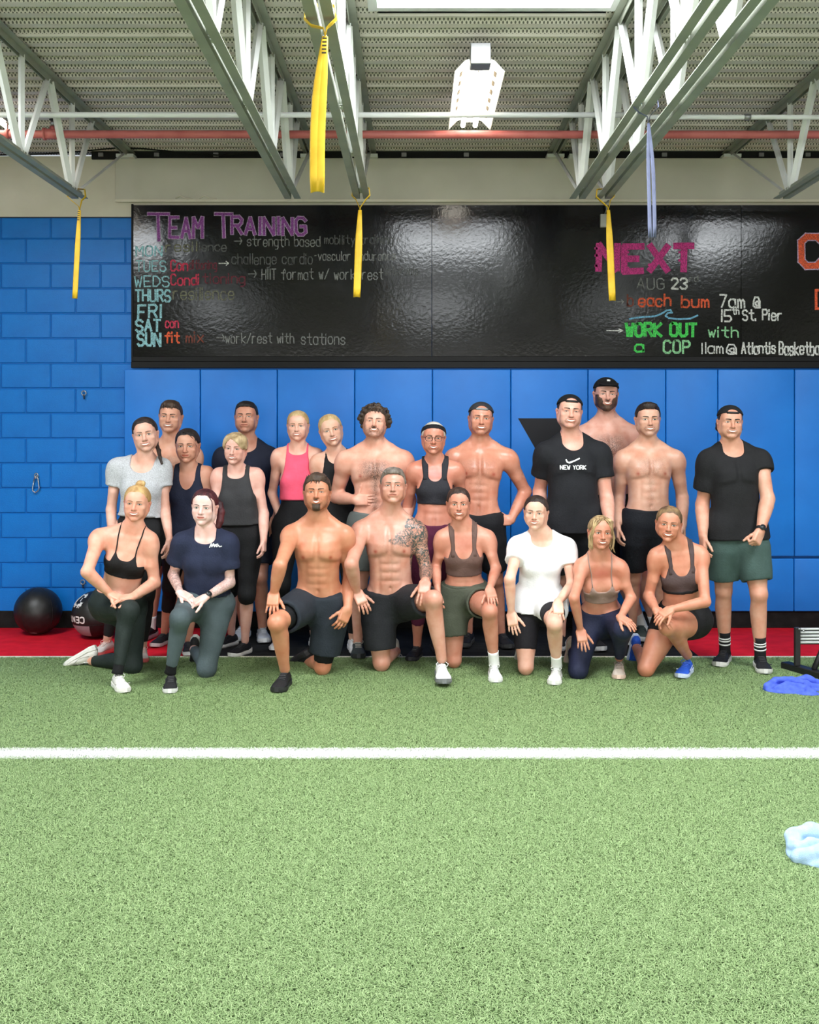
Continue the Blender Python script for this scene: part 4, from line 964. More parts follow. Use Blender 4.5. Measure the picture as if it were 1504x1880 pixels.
def shoe(par, ankle, toe, up, sc, col, solecol, lacecol=None, accent=None, foot_drop=.085):
    """ankle centre, direction heel->toe, direction sole->top"""
    d = nrm(toe); u = nrm(np.asarray(up, float) - d * (np.asarray(up, float) @ d)); s = np.cross(d, u)
    o = ankle - u * foot_drop - d * .075 * sc
    Wl = lambda l, w, h: o + d * l * sc + s * w * sc + u * h * sc
    S = np.linspace(0, 1, 15); Ln = .285
    wid = np.interp(S, [0, .04, .15, .4, .55, .72, .88, .97, 1], [.012, .028, .036, .035, .040, .049, .044, .022, .008])
    skew = np.interp(S, [0, .5, 1], [0, .002, .004])
    top = np.interp(S, [0, .05, .14, .30, .42, .55, .75, .9, 1], [.060, .088, .092, .090, .086, .074, .054, .046, .030])
    bot = np.interp(S, [0, .1, .6, .85, 1], [.004, 0, 0, .004, .014])
    n = 16; V = []
    for l, w, t, b, k in zip(S, wid, top, bot, skew):
        z0 = b + .020; cz = (z0 + t) / 2; hz = (t - z0) / 2
        for q in range(n):
            a = 2 * math.pi * q / n; cx, sz = math.cos(a), math.sin(a)
            ww = w * (1 - .38 * max(0, sz)) if l < .62 else w * (1 - .25 * max(0, sz))
            V.append(Wl(l * Ln, k + ww * np.sign(cx) * abs(cx) ** .75, cz + hz * np.sign(sz) * abs(sz) ** .8))
    idx = np.arange(15 * n).reshape(15, n); Fq = np.stack([idx[:-1], np.roll(idx[:-1], -1, 1), np.roll(idx[1:], -1, 1), idx[1:]], -1).reshape(-1, 4)[:, ::-1]
    c0 = len(V); V.append(np.mean(V[:n], 0)); V.append(np.mean(V[14*n:15*n], 0))
    T = [(c0, idx[0, q], idx[0, (q+1) % n]) for q in range(n)] + [(c0 + 1, idx[14, (q+1) % n], idx[14, q]) for q in range(n)]
    up_ = mesh_np('shoe', V, [Fq, np.array(T)], cloth(col, .6), par, True)
    V = []
    for l, w, b, k in zip(S, wid, bot, skew):
        ww = w + .0045; z1 = b + .030 + (.008 if l < .2 else 0)
        V += [Wl(l * Ln * 1.02 - .003, k - ww * .86, b), Wl(l * Ln * 1.02 - .003, k - ww, b + .012), Wl(l * Ln * 1.02 - .003, k - ww * .98, z1), Wl(l * Ln * 1.02 - .003, k + ww * .98, z1), Wl(l * Ln * 1.02 - .003, k + ww, b + .012), Wl(l * Ln * 1.02 - .003, k + ww * .86, b)]
    n = 6; idx = np.arange(15 * n).reshape(15, n); Fq = np.stack([idx[:-1], np.roll(idx[:-1], -1, 1), np.roll(idx[1:], -1, 1), idx[1:]], -1).reshape(-1, 4)
    mesh_np('sole', V, [Fq, np.array([idx[0][::-1], idx[14]])], flat_mat(solecol, .6), up_, False)
    lm = flat_mat(lacecol or tuple(min(255, c + 30) for c in col), .8)
    for k in range(5):
        l = .36 + .065 * k; h = np.interp(l, S, top) + .002
        bm = bmesh.new(); bm_tube(bm, [tuple(Wl(l * Ln, w, h - .5 * abs(w) ** 1.5 * 14 * .1)) for w in (-.022, -.012, 0, .012, .022)], .0028, 5); bm_obj('lace', bm, lm, up_, True)
    if lacecol:
        for sg in (-1, 1):
            bm = bmesh.new(); bm_tube(bm, [tuple(Wl(.34 * Ln + .0, 0, .092)), tuple(Wl(.30 * Ln, sg * .02, .105)), tuple(Wl(.38 * Ln, sg * .038, .094)), tuple(Wl(.44 * Ln, sg * .03, .083)), tuple(Wl(.37 * Ln, 0, .09))], .0024, 5); bm_obj('lace', bm, lm, up_, True)
    if accent:
        for sg in (-1, 1):
            bm = bmesh.new(); bm_tube(bm, [tuple(Wl(l * Ln, sg * (np.interp(l, S, wid) * .99 + .0005), .035 + hh)) for l, hh in ((.22, .028), (.38, .012), (.5, .006), (.62, .014), (.7, .02))], .0030, 5); bm_obj('side_stripe', bm, flat_mat(accent), up_, True)
    return up_

MEN = dict(ts=[-.17, -.08, 0, .14, .30, .46, .62, .74, .84, .93, 1.0], a=[.085, .150, .166, .158, .140, .143, .160, .170, .162, .125, .070],
           bf=[.05, .085, .098, .100, .098, .104, .112, .112, .096, .070, .052], bb=[.05, .100, .118, .100, .088, .096, .106, .112, .108, .088, .062], oy=[0, 0, 0, .004, .010, .010, .006, 0, -.008, -.016, -.02])
FEM = dict(ts=[-.17, -.08, 0, .14, .32, .48, .62, .74, .84, .93, 1.0], a=[.085, .152, .168, .154, .120, .120, .128, .132, .126, .100, .056],
           bf=[.05, .080, .094, .092, .084, .086, .090, .088, .076, .056, .042], bb=[.05, .105, .122, .098, .078, .080, .086, .090, .086, .072, .050], oy=[0, 0, 0, .004, .010, .010, .006, 0, -.006, -.012, -.016])

def build_person(sp):
    g = sp.get; fem = sp['fem']; H = sp['H']; d = sp['d']; k = H / (1.68 if fem else 1.78); bw = g('bw', 1.0)
    J = {}
    J['pel'] = W(*sp['pel'], d); dn = g('dn', 0.0); J['neck'] = W(*sp['neck'], d + dn)
    tw = g('tw', 0.0)
    J['sl'] = W(*sp['sl'], d + dn - tw + .01) + A(0, 0, .022 * k); J['sr'] = W(*sp['sr'], d + dn + tw + .01) + A(0, 0, .022 * k)
    sv = J['sr'] - J['sl']; half = np.linalg.norm(sv) / 2; htw = math.radians(g('htw', 0.0)); hv0 = nrm(A(sv[0], sv[1], 0)); ca, sa = math.cos(htw), math.sin(htw)
    hv = A(hv0[0] * ca - hv0[1] * sa, hv0[0] * sa + hv0[1] * ca, g('hz', 0.0)); hv = nrm(hv)
    LA, LF, LT, LS = .172 * H, .150 * H, .245 * H, .238 * H
    sc_h = (.88 if fem else .98) * k
    for s in 'lr':
        e = g('e' + s); sg = -1 if s == 'l' else 1
        J['e' + s] = solve(J['s' + s], e[0], e[1], LA, e[2] if len(e) > 2 else 'f') if e else J['s' + s] + A(sg * .05, .05, -LA * .97)
        w = g('w' + s)
        if w and len(w) > 2 and not isinstance(w[2], str) and e: J['e' + s] = midjoint(J['s' + s], W(*w), e[0], e[1], LA, LF)
        J['w' + s] = solve(J['e' + s], w[0], w[1], LF, w[2] if len(w) > 2 else 'n') if w else J['e' + s] + A(-sg * .0, -.06, -LF * .96)
        J['h' + s] = J['pel'] + hv * sg * .050 * H
    fwd_h = np.cross(hv, A(0, 0, 1)); feet = {}
    for s in 'lr':
        sg = -1 if s == 'l' else 1; mode = g('leg' + s, 'stand'); kn = g('k' + s); an = g('a' + s)
        if mode == 'stand':
            if an: dd = ground_d(an[1]) + .16; J['a' + s] = A((an[0] - VX) * dd / F_PX, dd, .095)
            else: J['a' + s] = A(J['h' + s][0] + sg * .03, d + .04, .095)
            J['k' + s] = ik(J['h' + s], J['a' + s], LT, LS, fwd_h * .8 + A(sg * .05, 0, 0)); toe = A(*(g('t' + s) or (sg * .25, -1, 0))); feet[s] = (toe, A(0, 0, 1))
        elif mode == 'front':     # foot planted in front, knee up
            tx, ty = g('toe' + s); td = ground_d(ty); J['a' + s] = W(an[0], an[1], td + g('adep', .17))
            J['a' + s][2] = max(J['a' + s][2], .09)
            J['k' + s] = midjoint(J['h' + s], J['a' + s], kn[0], kn[1], LT, LS)
            if len(kn) > 2: J['k' + s] = W(kn[0], kn[1], kn[2])
            tp = W(tx, ty, td); tv = tp - J['a' + s]; tv[2] = 0; feet[s] = (tv, A(0, 0, 1))
        else:                     # kneeling on this knee
            kd = ground_d(kn[1]); J['k' + s] = A((kn[0] - VX) * kd / F_PX, kd + .05, .062 * k)
            if an: J['a' + s] = solve(J['k' + s], an[0], an[1], LS, an[2] if len(an) > 2 else 'f')
            else: J['a' + s] = J['k' + s] + nrm(A(g('back', 0.05), 1, .12)) * LS
            feet[s] = g('rf' + s) or (A(0, .35, -1), A(0, -1, -.3))
            feet[s] = (A(*feet[s][0]), A(*feet[s][1]))
    if g('dbg'):
        for s in 'lr': print(sp['name'], s, 'ua %.2f fa %.2f th %.2f sh %.2f' % tuple(np.linalg.norm(J[a + s] - J[b + s]) / l for a, b, l in (('s', 'e', LA), ('e', 'w', LF), ('h', 'k', LT), ('k', 'a', LS))), 'ankle z %.2f knee z %.2f hip z %.2f' % (J['a' + s][2], J['k' + s][2], J['h' + s][2]))
    # torso
    pr = FEM if fem else MEN; base_half = .160 if fem else .190; ktop = half / (base_half)
    ts = np.array(pr['ts']); wtop = np.clip(ts, 0, 1) ** 1.0
    kx = k * (1 - wtop) + ktop * wtop * (0.5 + 0.5) ; kw = g('ww', 1.0)
    wv = 1 + (kw - 1) * np.exp(-((ts - .28) / .22) ** 2)
    T = Torso(J['pel'], J['neck'], hv, nrm(sv), ts, np.array(pr['a']) * kx * bw * wv, np.array(pr['bf']) * k * bw * (1 + (wv - 1) * 1.3), np.array(pr['bb']) * k * bw, np.array(pr['oy']) * k)
    ab, pec = g('abs', 0.0), g('pec', 1.0); Lt = T.L; hsx = half / .19
    def disp(u, v, t, ab=ab, navel=1.0, pec=pec):
        fr = sig(v / f32(.02)); au = np.abs(u)
        o = 0
        if not fem:
            o = o + f32(.020 * pec) * sig((t - .605 - .05 * (1 - au / f32(.1))) / f32(.016)) * sig((f32(.90) - t) / f32(.045)) * (1 - f32(.85) * np.exp(-(u / f32(.016)) ** 2)) * np.exp(-(au / f32(.155 * hsx)) ** 8)
        if ab > 0:
            rows = 0
            for ti in (.30, .40, .50): rows = rows + np.exp(-((t - f32(ti)) * f32(Lt / .011)) ** 2)
            win = sig((t - f32(.10)) / f32(.03)) * sig((f32(.60) - t) / f32(.02))
            o = o - f32(.0075 * ab) * win * np.exp(-(u / f32(.011)) ** 2) - f32(.0060 * ab) * rows * np.exp(-(au / f32(.068)) ** 6) - f32(.0075 * ab) * win * np.exp(-((au - f32(.074)) / f32(.013)) ** 2)
            o = o - f32(.007 * ab) * np.exp(-((au - f32(.055) - (t - f32(-.02)) * f32(.36)) / f32(.012)) ** 2) * sig((f32(.22) - t) / f32(.03)) * sig(t / f32(.05))
            o = o - f32(.005 * ab) * np.exp(-((t - f32(.60) + au * f32(.25)) * f32(Lt / .010)) ** 2) * np.exp(-((au - f32(.10)) / f32(.06)) ** 2)
        o = o - f32(.012 * navel) * np.exp(-(u * u + ((t - f32(.215)) * f32(Lt)) ** 2) / f32(.0075 ** 2))
        return (o * fr).astype(f32)
    def disp_top(u, v, t): return disp(u, v, t, 0.0, 0.0, pec * .95)
    T2 = Torso(J['pel'], J['neck'], hv, nrm(sv), ts, np.where(ts < 0, np.interp(0, ts, T.a), T.a), np.where(ts < 0, np.interp(0, ts, T.bf), T.bf), np.where(ts < 0, np.interp(0, ts, T.bb), T.bb), T.oy)
    body = [T.prim(disp=disp, k=.03)]
    m_ = g('arm', 1.0) * k; lg = g('leg', 1.0) * k
    if fem: UA, FA, DE, TH, SH = [.044, .043, .040, .035, .033], [.033, .036, .032, .025, .0215], .049, [.090, .088, .069, .054, .050], [.047, .047, .051, .043, .032, .030]
    else: UA, FA, DE, TH, SH = [.054, .054, .051, .043, .041], [.041, .046, .040, .031, .027], .063, [.092, .091, .073, .059, .056], [.053, .052, .056, .047, .036, .034]
    UA, FA, DE, TH, SH = np.array(UA) * m_, np.array(FA) * m_, DE * m_, np.array(TH) * lg, np.array(SH) * lg
    up1 = T.ax; nb = J['neck']; nt_ = None
    # head
    hh = sp['hh'] * (d + dn) / F_PX; hk = hh / .247; hx, hy = sp['head']; yaw, pit, rol = g('hd', (0, 0, 0))
    HF = HeadFrame(W(hx, hy, d + dn - g('hf', .035)), rot(yaw, pit, rol), hk, 1.05 if fem else 1.09)
    nk_top = HF.w((0, .022, -.045)); nr = (.0455 if fem else .056) * k * g('neckw', 1.0)
    neck = [limb(nb - up1 * .035 + T.f1 * -.02 * k, nk_top, [0, .3, .7, 1], [nr * 1.25, nr * 1.02, nr * .97, nr * 1.0], k=.04)]
    for sg in (-1, 1):
        neck.append(limb(T.at(sg * .012 * k, .042 * k, .985), HF.w((sg * .062, .018, -.045)), [0, 1], [.009 * k, .013 * k], k=.018))
    body += neck
    traps = []
    for s in 'lr':
        S = J['s' + s]; acr = S + up1 * .022 * k; sg = -1 if s == 'l' else 1
        traps.append(limb(nb + up1 * (.045 if fem else .062) * k - T.f1 * .030 * k, acr - T.f1 * .012 * k, [0, .5, 1], [.040 * k, (.036 if fem else .044) * k, .032 * k], k=.05, tag='trap'))
        traps.append(limb(T.at(sg * .018 * k, (.046 if fem else .055) * k, .955), acr + T.f1 * .018 * k, [0, .5, 1], [.0135 * k, .0105 * k, .0125 * k], k=.013, tag='clav'))
        traps.append(limb(T.at(sg * half * .45, 0, .84), S, [0, 1], [.062 * k, .050 * k if fem else .058 * k], k=.05, tag='shoulder'))
    body += traps
    arms = {}; legs = {}
    for s in 'lr':
        S, E, Wr = J['s' + s], J['e' + s], J['w' + s]; sg = -1 if s == 'l' else 1
        ad = nrm(E - S); bicep = T.f1 * 1.0
        ua = [limb(S, E, [0, .2, .5, .8, 1], UA * A(1, .97, .95, .98, 1), k=.02, off=bicep, os_=[0, .002 * k, .006 * k, .002 * k, 0], tag='ua'),
              limb(S + (E - S) * .30, S + (E - S) * .82, [0, .5, 1], np.array([.020, .034, .016]) * m_ * (.80 if fem else 1.0), k=.014, off=nrm(bicep + T.r1 * -sg * .25), os_=[.014 * k, .024 * k, .012 * k], tag='bic'),
              ell(S + ad * .035 * k + T.r1 * sg * .006, (DE, DE * .98, DE * 1.12), k=.03, tag='delt')]
        fa = [limb(E, Wr, [0, .2, .5, .8, 1], FA, k=.02, tag='fa')]
        arms[s] = (ua, fa); body += ua + fa
        Hp, K, An = J['h' + s], J['k' + s], J['a' + s]
        td = nrm(K - Hp); bk = nrm(np.cross(np.cross(nrm(An - K), td), nrm(An - K))) if np.linalg.norm(np.cross(nrm(An - K), td)) > .15 else -fwd_h
        bk = -bk if (bk @ td) > 0 and np.linalg.norm(np.cross(nrm(An - K), td)) > .15 else bk
        th = [limb(Hp, K, [0, .3, .7, .92, 1], TH, k=.05, off=-bk, os_=[0, .012 * k, .008 * k, 0, 0], tag='th')]
        kneec = [ell(K - bk * .014 * k, np.array([.043, .043, .048]) * lg * (.90 if fem else 1.0), k=.014)]
        sh = [limb(K, An, [0, .1, .3, .6, .85, 1], SH, k=.02, off=bk, os_=[0, .004 * k, .018 * k, .010 * k, 0, 0], tag='sh')]
        legs[s] = (th, kneec, sh, td, bk); body += th + kneec + sh
        body.append(ell(Hp - fwd_h * .055 * k - A(0, 0, .02), np.array([.085, .080, .095]) * k * (1.02 if fem else .95), k=.05))
    bust = []
    if fem:
        bs = g('bust', 1.0)
        for sg in (-1, 1):
            bust.append(ell(T.at(sg * .064 * k, .052 * k * (0.6 + .4 * bs), .635), np.array([.058, .050, .056]) * k * (.75 + .25 * bs), k=.035))
        body += bust
    # hands
    hands = []
    for s in 'lr':
        hs = g('hand' + s, 'hang')
        if hs: 
            sg = -1 if s == 'l' else 1
            if hs == 'hang': hs = dict(d=(0, -.12, -1), n=(-sg, .15, 0), th=(0, -1, 0), curl=(22, 28, 18))
            kw_ = {q: hs[q] for q in ('curl', 'spread', 'thumb_out', 'curls', 'thumb_in', 'thumb_dir') if q in hs}
            hands.append((s, hand_prims(J['w' + s], hs['d'], hs['n'], hs['th'], sc_h * .98, **kw_)))
    hc = g('browcol', sp['hair'][0])
    lipc = g('lip', tuple(int(c * q) for c, q in zip(sp['skin'], (.86, .60, .58) if fem else (.84, .66, .62))))
    mats = [skin_mat(sp['name'], sp['skin'], hc, g('wet', 0.0), g('inkcol')), flat_mat((232, 226, 218), .35), flat_mat((48, 30, 24), .5), flat_mat(g('eye', (70, 52, 38)), .25), flat_mat(lipc, .4), flat_mat((242, 238, 230), .3),
            flat_mat(tuple(int(c) for c in hc), .8), flat_mat(tuple(int(c * .55) for c in sp['skin']), .6)]
    mw, dark, iris, lip, teeth, brow, lid = range(1, 8)
    hp_loc = head_prims(fem, g('jaw', 1.0), g('nose', 1.0), 1.0 if g('mouth', 'smile') == 'smile' else 0.0, g('facew', 1.0))
    def compute():
        # body mesh: coarse block for trunk and limbs, fine blocks for head and hands, one mesh
        h_body = g('res', .0088 if g('legl', 'stand') != 'stand' or g('legr', 'stand') != 'stand' else .0098)
        cutp = nb + (nk_top - nb) * .30; cutn = nrm(nrm(nk_top - nb) + T.ax)
        wcut = {s: (J['w' + s] - nrm(J['w' + s] - J['e' + s]) * .02, nrm(J['w' + s] - J['e' + s])) for s, _ in hands}
        naxis = nrm(nk_top - nb)
        def head_side(c, m):
            q = (c - cutp) @ cutn; v = c - cutp; r = np.linalg.norm(v - np.outer(v @ naxis, naxis), axis=1)
            return ((q > m) & ((r < nr * 1.55 - m * .6) | (q > .055 + m))) | (np.linalg.norm(c - HF.c, axis=1) < .146 * hk - m)
        def keep_body(c):
            m = ~head_side(c, .004)
            for s, (p, n) in wcut.items():
                q = c - p; al = q @ n; r = np.linalg.norm(q - np.outer(al, n), axis=1); m &= ~((al > .004) & (al < .075) & (r < FA[-1] * 1.3))
            return m
        lo, hi = bounds(body, .012); lo[2] = max(lo[2], -.01)
        Vs, Fs, off = [], [], 0
        hp = HF.prims(hp_loc)
        near_head = [p for p in body if np.all(p.lo < HF.c + .26) and np.all(p.hi > HF.c - .26)]
        blocks = [block(body, lo, hi, h_body, keep_body)]
        hlo, hhi = HF.c - A(.118, .135, .155) * hk, HF.c + A(.118, .135, .135) * hk; hlo = np.minimum(hlo, cutp - A(.1, .1, .03))
        hhi = np.maximum(hhi, cutp + A(.1, .1, 0))
        blocks.append(block(near_head + hp, hlo, hhi, (.0042 if g('legl', 'stand') != 'stand' or g('legr', 'stand') != 'stand' else .0044), lambda c: head_side(c, -.004)))
        nhead0 = len(blocks[0][0]); nhead1 = nhead0 + len(blocks[1][0])
        for s, hpz in hands:
            p, n = wcut[s]; l2, h2 = bounds(hpz, .004)
            blocks.append(block(arms[s][1] + hpz, np.minimum(l2, p - .03), np.maximum(h2, p + .03), .0043, lambda c, p=p, n=n: ((c - p) @ n > -.004)))
        for V, Fq in blocks:
            Vs.append(V); Fs.append(Fq + off); off += len(V)
        V = np.concatenate(Vs); Fq = np.concatenate(Fs); fm = [0] * len(Fq)
        # paint masks: R flush, G hair, B ink
        paint = np.zeros((len(V), 4), f32); paint[:, 3] = 1
        x, y, z = V[:, 0].astype(f32), V[:, 1].astype(f32), V[:, 2].astype(f32)
        u, v, t = T.uvt(x, y, z); au = np.abs(u); fr = (v > 0.02)
        if not fem:
            nip = np.exp(-((au - .098 * hsx) ** 2 + ((t - .655) * Lt) ** 2) / .0125 ** 2) * fr; paint[:, 0] = np.maximum(paint[:, 0], nip * 1.1)
            ch = g('chest', 0.0)
            if ch:
                G = (np.exp(-(u / .11) ** 4 - ((t - .74) / .13) ** 4) * .9 + .8 * np.exp(-(u / .03) ** 2) * sig((.66 - t) / .04) * sig((t - .02) / .05)) * fr
                paint[:, 1] = np.maximum(paint[:, 1], ch * G * (np.abs(au - .0) < .17))
        fl = g('flush', 0.0)
        if fl: paint[:, 0] = np.maximum(paint[:, 0], fl * np.exp(-((t - .86) / .10) ** 2 - (u / .10) ** 2) * fr)
        for key, fac in (('kl', .25), ('kr', .25)):
            paint[:, 0] = np.maximum(paint[:, 0], fac * np.exp(-np.sum((V - J[key]) ** 2, 1) / .06 ** 2))
        for (tj, r_, a_) in g('ink', []):     # tattoos: (limb segment or torso spot)
            if isinstance(tj, str):
                a, b = J[tj[:2]], J[tj[2:4]]; ab_ = b - a; tt = np.clip(((V - a) @ ab_) / (ab_ @ ab_), 0, 1); dd = np.linalg.norm(V - a - tt[:, None] * ab_, axis=1)
                paint[:, 2] = np.maximum(paint[:, 2], a_ * (dd < r_) * sig((.98 - tt) / .01))
            else:
                paint[:, 2] = np.maximum(paint[:, 2], a_ * (np.sqrt(((u - tj[0]) / tj[2]) ** 2 + ((t - tj[1]) * Lt / tj[3]) ** 2) < 1) * fr)
        lx, ly, lz = HF.loc(x, y, z); hm = np.zeros(len(V)); hm[nhead0:nhead1] = 1
        cheek = np.exp(-((np.abs(lx) - .042) / .018) ** 2 - ((lz + .028) / .020) ** 2) * (ly < -.02); paint[:, 0] = np.maximum(paint[:, 0], cheek * .14 * hm)
        nosetip = np.exp(-(lx / .014) ** 2 - ((lz + .032) / .014) ** 2) * (ly < -.085); paint[:, 0] = np.maximum(paint[:, 0], nosetip * .22 * hm)
        ear = (np.abs(lx) > .074) * (lz < .03) * (lz > -.045); paint[:, 0] = np.maximum(paint[:, 0], ear * .3 * hm)
        st_ = g('stubble', 0.0)
        if st_:
            jawm = sig((-.040 - lz - .012 * (np.abs(lx) > .035)) / .006) * sig((lz + .128) / .008) * sig((.030 - ly) / .01)
            lipz = np.exp(-(lx / .030) ** 4 - ((lz + .062) / .014) ** 4); jawm = np.clip(jawm + sig((np.abs(lx) - .060) / .004) * sig((-.0 - lz) / .01) * sig((.02 - ly) / .01) * .8, 0, 1) * (1 - lipz * .8)
            paint[:, 1] = np.maximum(paint[:, 1], st_ * jawm * hm)
        buzz = g('buzz', 0.0)
        if buzz: paint[:, 1] = np.maximum(paint[:, 1], buzz * hm * sig((lz - .02 - .05 * (ly < .0)) / .01) * (ly > -.03))
        # face features laid on the surface
        extraV, extraF = [], []
        dec = []; nV = len(V)
        def decal(xs, zl, zu, rows, off, m):
            xs, zl, zu = np.asarray(xs, float), np.asarray(zl, float), np.asarray(zu, float)
            q = np.linspace(0, 1, rows + 1); X = np.repeat(xs[:, None], rows + 1, 1); Z = zl[:, None] + (zu - zl)[:, None] * q[None]
            dec.append((X, Z, off, m))
        sq_ = g('squint', .8); ew = .0142
        for sg in (-1, 1):
            ex = sg * .0315; q = np.linspace(-1, 1, 9); xs = ex + q * ew
            up_c = .0030 + .0062 * sq_ * (1 - q ** 2); lo_c = .0022 - .0046 * sq_ * (1 - q ** 2)
            decal(xs, lo_c, up_c, 3, .0006, mw)
            qi = np.linspace(-1, 1, 7); xi = ex + qi * .0058; c_ = .0060 * np.sqrt(np.maximum(1 - qi ** 2, .02))
            upi = np.interp(xi, xs, up_c); loi = np.interp(xi, xs, lo_c); decal(xi, np.maximum(.0028 - c_, loi), np.minimum(.0028 + c_, upi), 3, .0011, iris)
            decal(xs, up_c - .0004, up_c + (.0026 if fem else .0017), 1, .0014, dark)
            decal(xs, lo_c - .0013, lo_c + .0002, 1, .0009, lid)
            bq = np.linspace(0, 1, 8); xb = sg * (.0115 + bq * .036); bt = (.0046 if fem else .0068) * g('browt', 1.0); zb = .0205 + .0052 * np.sin(bq * 2.2) - .001 * bq
            if sg < 0: xb, zb, bq = xb[::-1], zb[::-1], bq[::-1]
            decal(xb, zb - bt * .5 * (1.1 - .6 * bq), zb + bt * .5 * (1.1 - .6 * bq), 2, .0012, brow)
            decal(sg * .0095 + np.linspace(-.0036, .0036, 5), -.0405 + 0 * np.ones(5), -.0405 + .0026 * np.sqrt(np.maximum(1 - np.linspace(-1, 1, 5) ** 2, 0)) + .0004, 1, .0008, lid)
        mo = g('mouth', 'smile'); q = np.linspace(-1, 1, 13)
        if mo == 'smile':
            hw = g('mw', .0285); xs = q * hw; zc = -.0615 + .0085 * q ** 2
            tu, tl = zc + .0026 * (1 - q ** 2), zc - .0074 * (1 - q ** 4) - .0004
            decal(xs, tl, tu, 3, .0010, teeth)
            decal(xs, tu - .0004, tu + .0044 * (1 - q ** 4) + .0010, 2, .0018, lip); decal(xs, tl - .0058 * (1 - q ** 4) - .0008, tl + .0004, 2, .0018, lip)
            for sg in (-1, 1): decal(sg * hw + np.linspace(-.0026, .0026, 4), np.full(4, -.0545), np.full(4, -.0510), 1, .0008, lid)
        else:
            hw = .0245; xs = q * hw; zc = -.0615 + (.0035 if mo == 'soft' else -.001) * q ** 2
            decal(xs, zc - .0008, zc + .0008, 1, .0022, dark)
            decal(xs, zc + .0006, zc + .0054 * (1 - q ** 4) + .0008, 2, .0016, lip); decal(xs, zc - .0066 * (1 - q ** 4) - .0008, zc - .0006, 2, .0016, lip)
        Yall = trace_y(hp_loc, np.concatenate([q[0].ravel() for q in dec]), np.concatenate([q[1].ravel() for q in dec]), -.15, 18); i0 = 0
        for X, Z, off, m in dec:
            Y = Yall[i0:i0 + X.size].reshape(X.shape) - off; i0 += X.size
            P = HF.w(np.stack([X, Y, Z], -1).reshape(-1, 3)); idx = np.arange(X.size).reshape(X.shape) + nV
            qd = np.stack([idx[:-1, :-1], idx[1:, :-1], idx[1:, 1:], idx[:-1, 1:]], -1).reshape(-1, 4)
            extraV.append(P); extraF.append(qd); nV += len(P); fm.extend([m] * len(qd))
        ex_n = sum(len(e) for e in extraV)
        V = np.concatenate([V] + extraV); Fq = np.concatenate([Fq] + extraF); paint = np.concatenate([paint, np.tile(A(0, 0, 0, 1), (ex_n, 1))])
        return V, Fq, fm, {'paint': paint}
    base = A(J['pel'][0], (J['al'][1] + J['ar'][1]) / 2, 0)
    root = tag(empty('person', tuple(base)), sp['label'], 'person', 'people posing for the group photo')
    later('body', compute, mats, root)
    C = dict(T2=T2, disp_top=disp_top, J=J, T=T, HF=HF, hp_loc=hp_loc, root=root, k=k, arms=arms, legs=legs, traps=traps, neck=neck, bust=bust, half=half, sp=sp, body=body, Lt=Lt, hv=hv, fwd_h=fwd_h, disp=disp, feet=feet, fem=fem, TH=TH, SH=SH, UA=UA, FA=FA)
    for gm in sp.get('wear', []): WEAR[gm[0]](C, *gm[1:])
    hair(C)
    return C

def solid(C, name, comps, mat, h=.0085, cuts=(), wrinkle=0.0, wf=26.0, seed=1, k=.03, par=None, zmin=.004):
    if C['sp'].get('legl', 'stand') == 'stand' and C['sp'].get('legr', 'stand') == 'stand' and h > .007: h *= 1.0 if C['sp']['name'] == 'green_shorts' else 1.0 if 'shorts' in name else 1.12 if 'top' in name or 'shirt' in name else 1.35
    """union of components (prims, cut) -> one garment mesh"""
    def compute():
        lo = np.min([bounds(p)[0] for p, _ in comps], 0); hi = np.max([bounds(p)[1] for p, _ in comps], 0); lo[2] = max(lo[2], zmin - .02)
        ax = axes(lo, hi, h); xyz = full(ax); Dd = None
        for prims, cut in comps:
            e = field(prims, ax)
            if cut is not None: e = np.maximum(e, cut(*xyz).astype(f32))
            Dd = e if Dd is None else smin(Dd, e, f32(k))
        if wrinkle: Dd = Dd - f32(wrinkle) * (wob(xyz[0], xyz[1], xyz[2] * f32(.55), wf, seed, 6) + f32(.45) * wob(xyz[0], xyz[1], xyz[2] * f32(.7), wf * 2.4, seed + 1, 6)).astype(f32)
        for c in cuts: Dd = np.maximum(Dd, c(*xyz).astype(f32))
        Dd[0] = Dd[-1] = .05; Dd[:, 0] = Dd[:, -1] = .05; Dd[:, :, 0] = Dd[:, :, -1] = .05
        V, Fq = surface_nets(Dd, ax)
        return V, Fq
    return later(name, compute, mat, par or C['root'])
def plane_cut(p, n): p = np.asarray(p, float); n = nrm(n); return lambda x, y, z: (x - f32(p[0])) * f32(n[0]) + (y - f32(p[1])) * f32(n[1]) + (z - f32(p[2])) * f32(n[2])
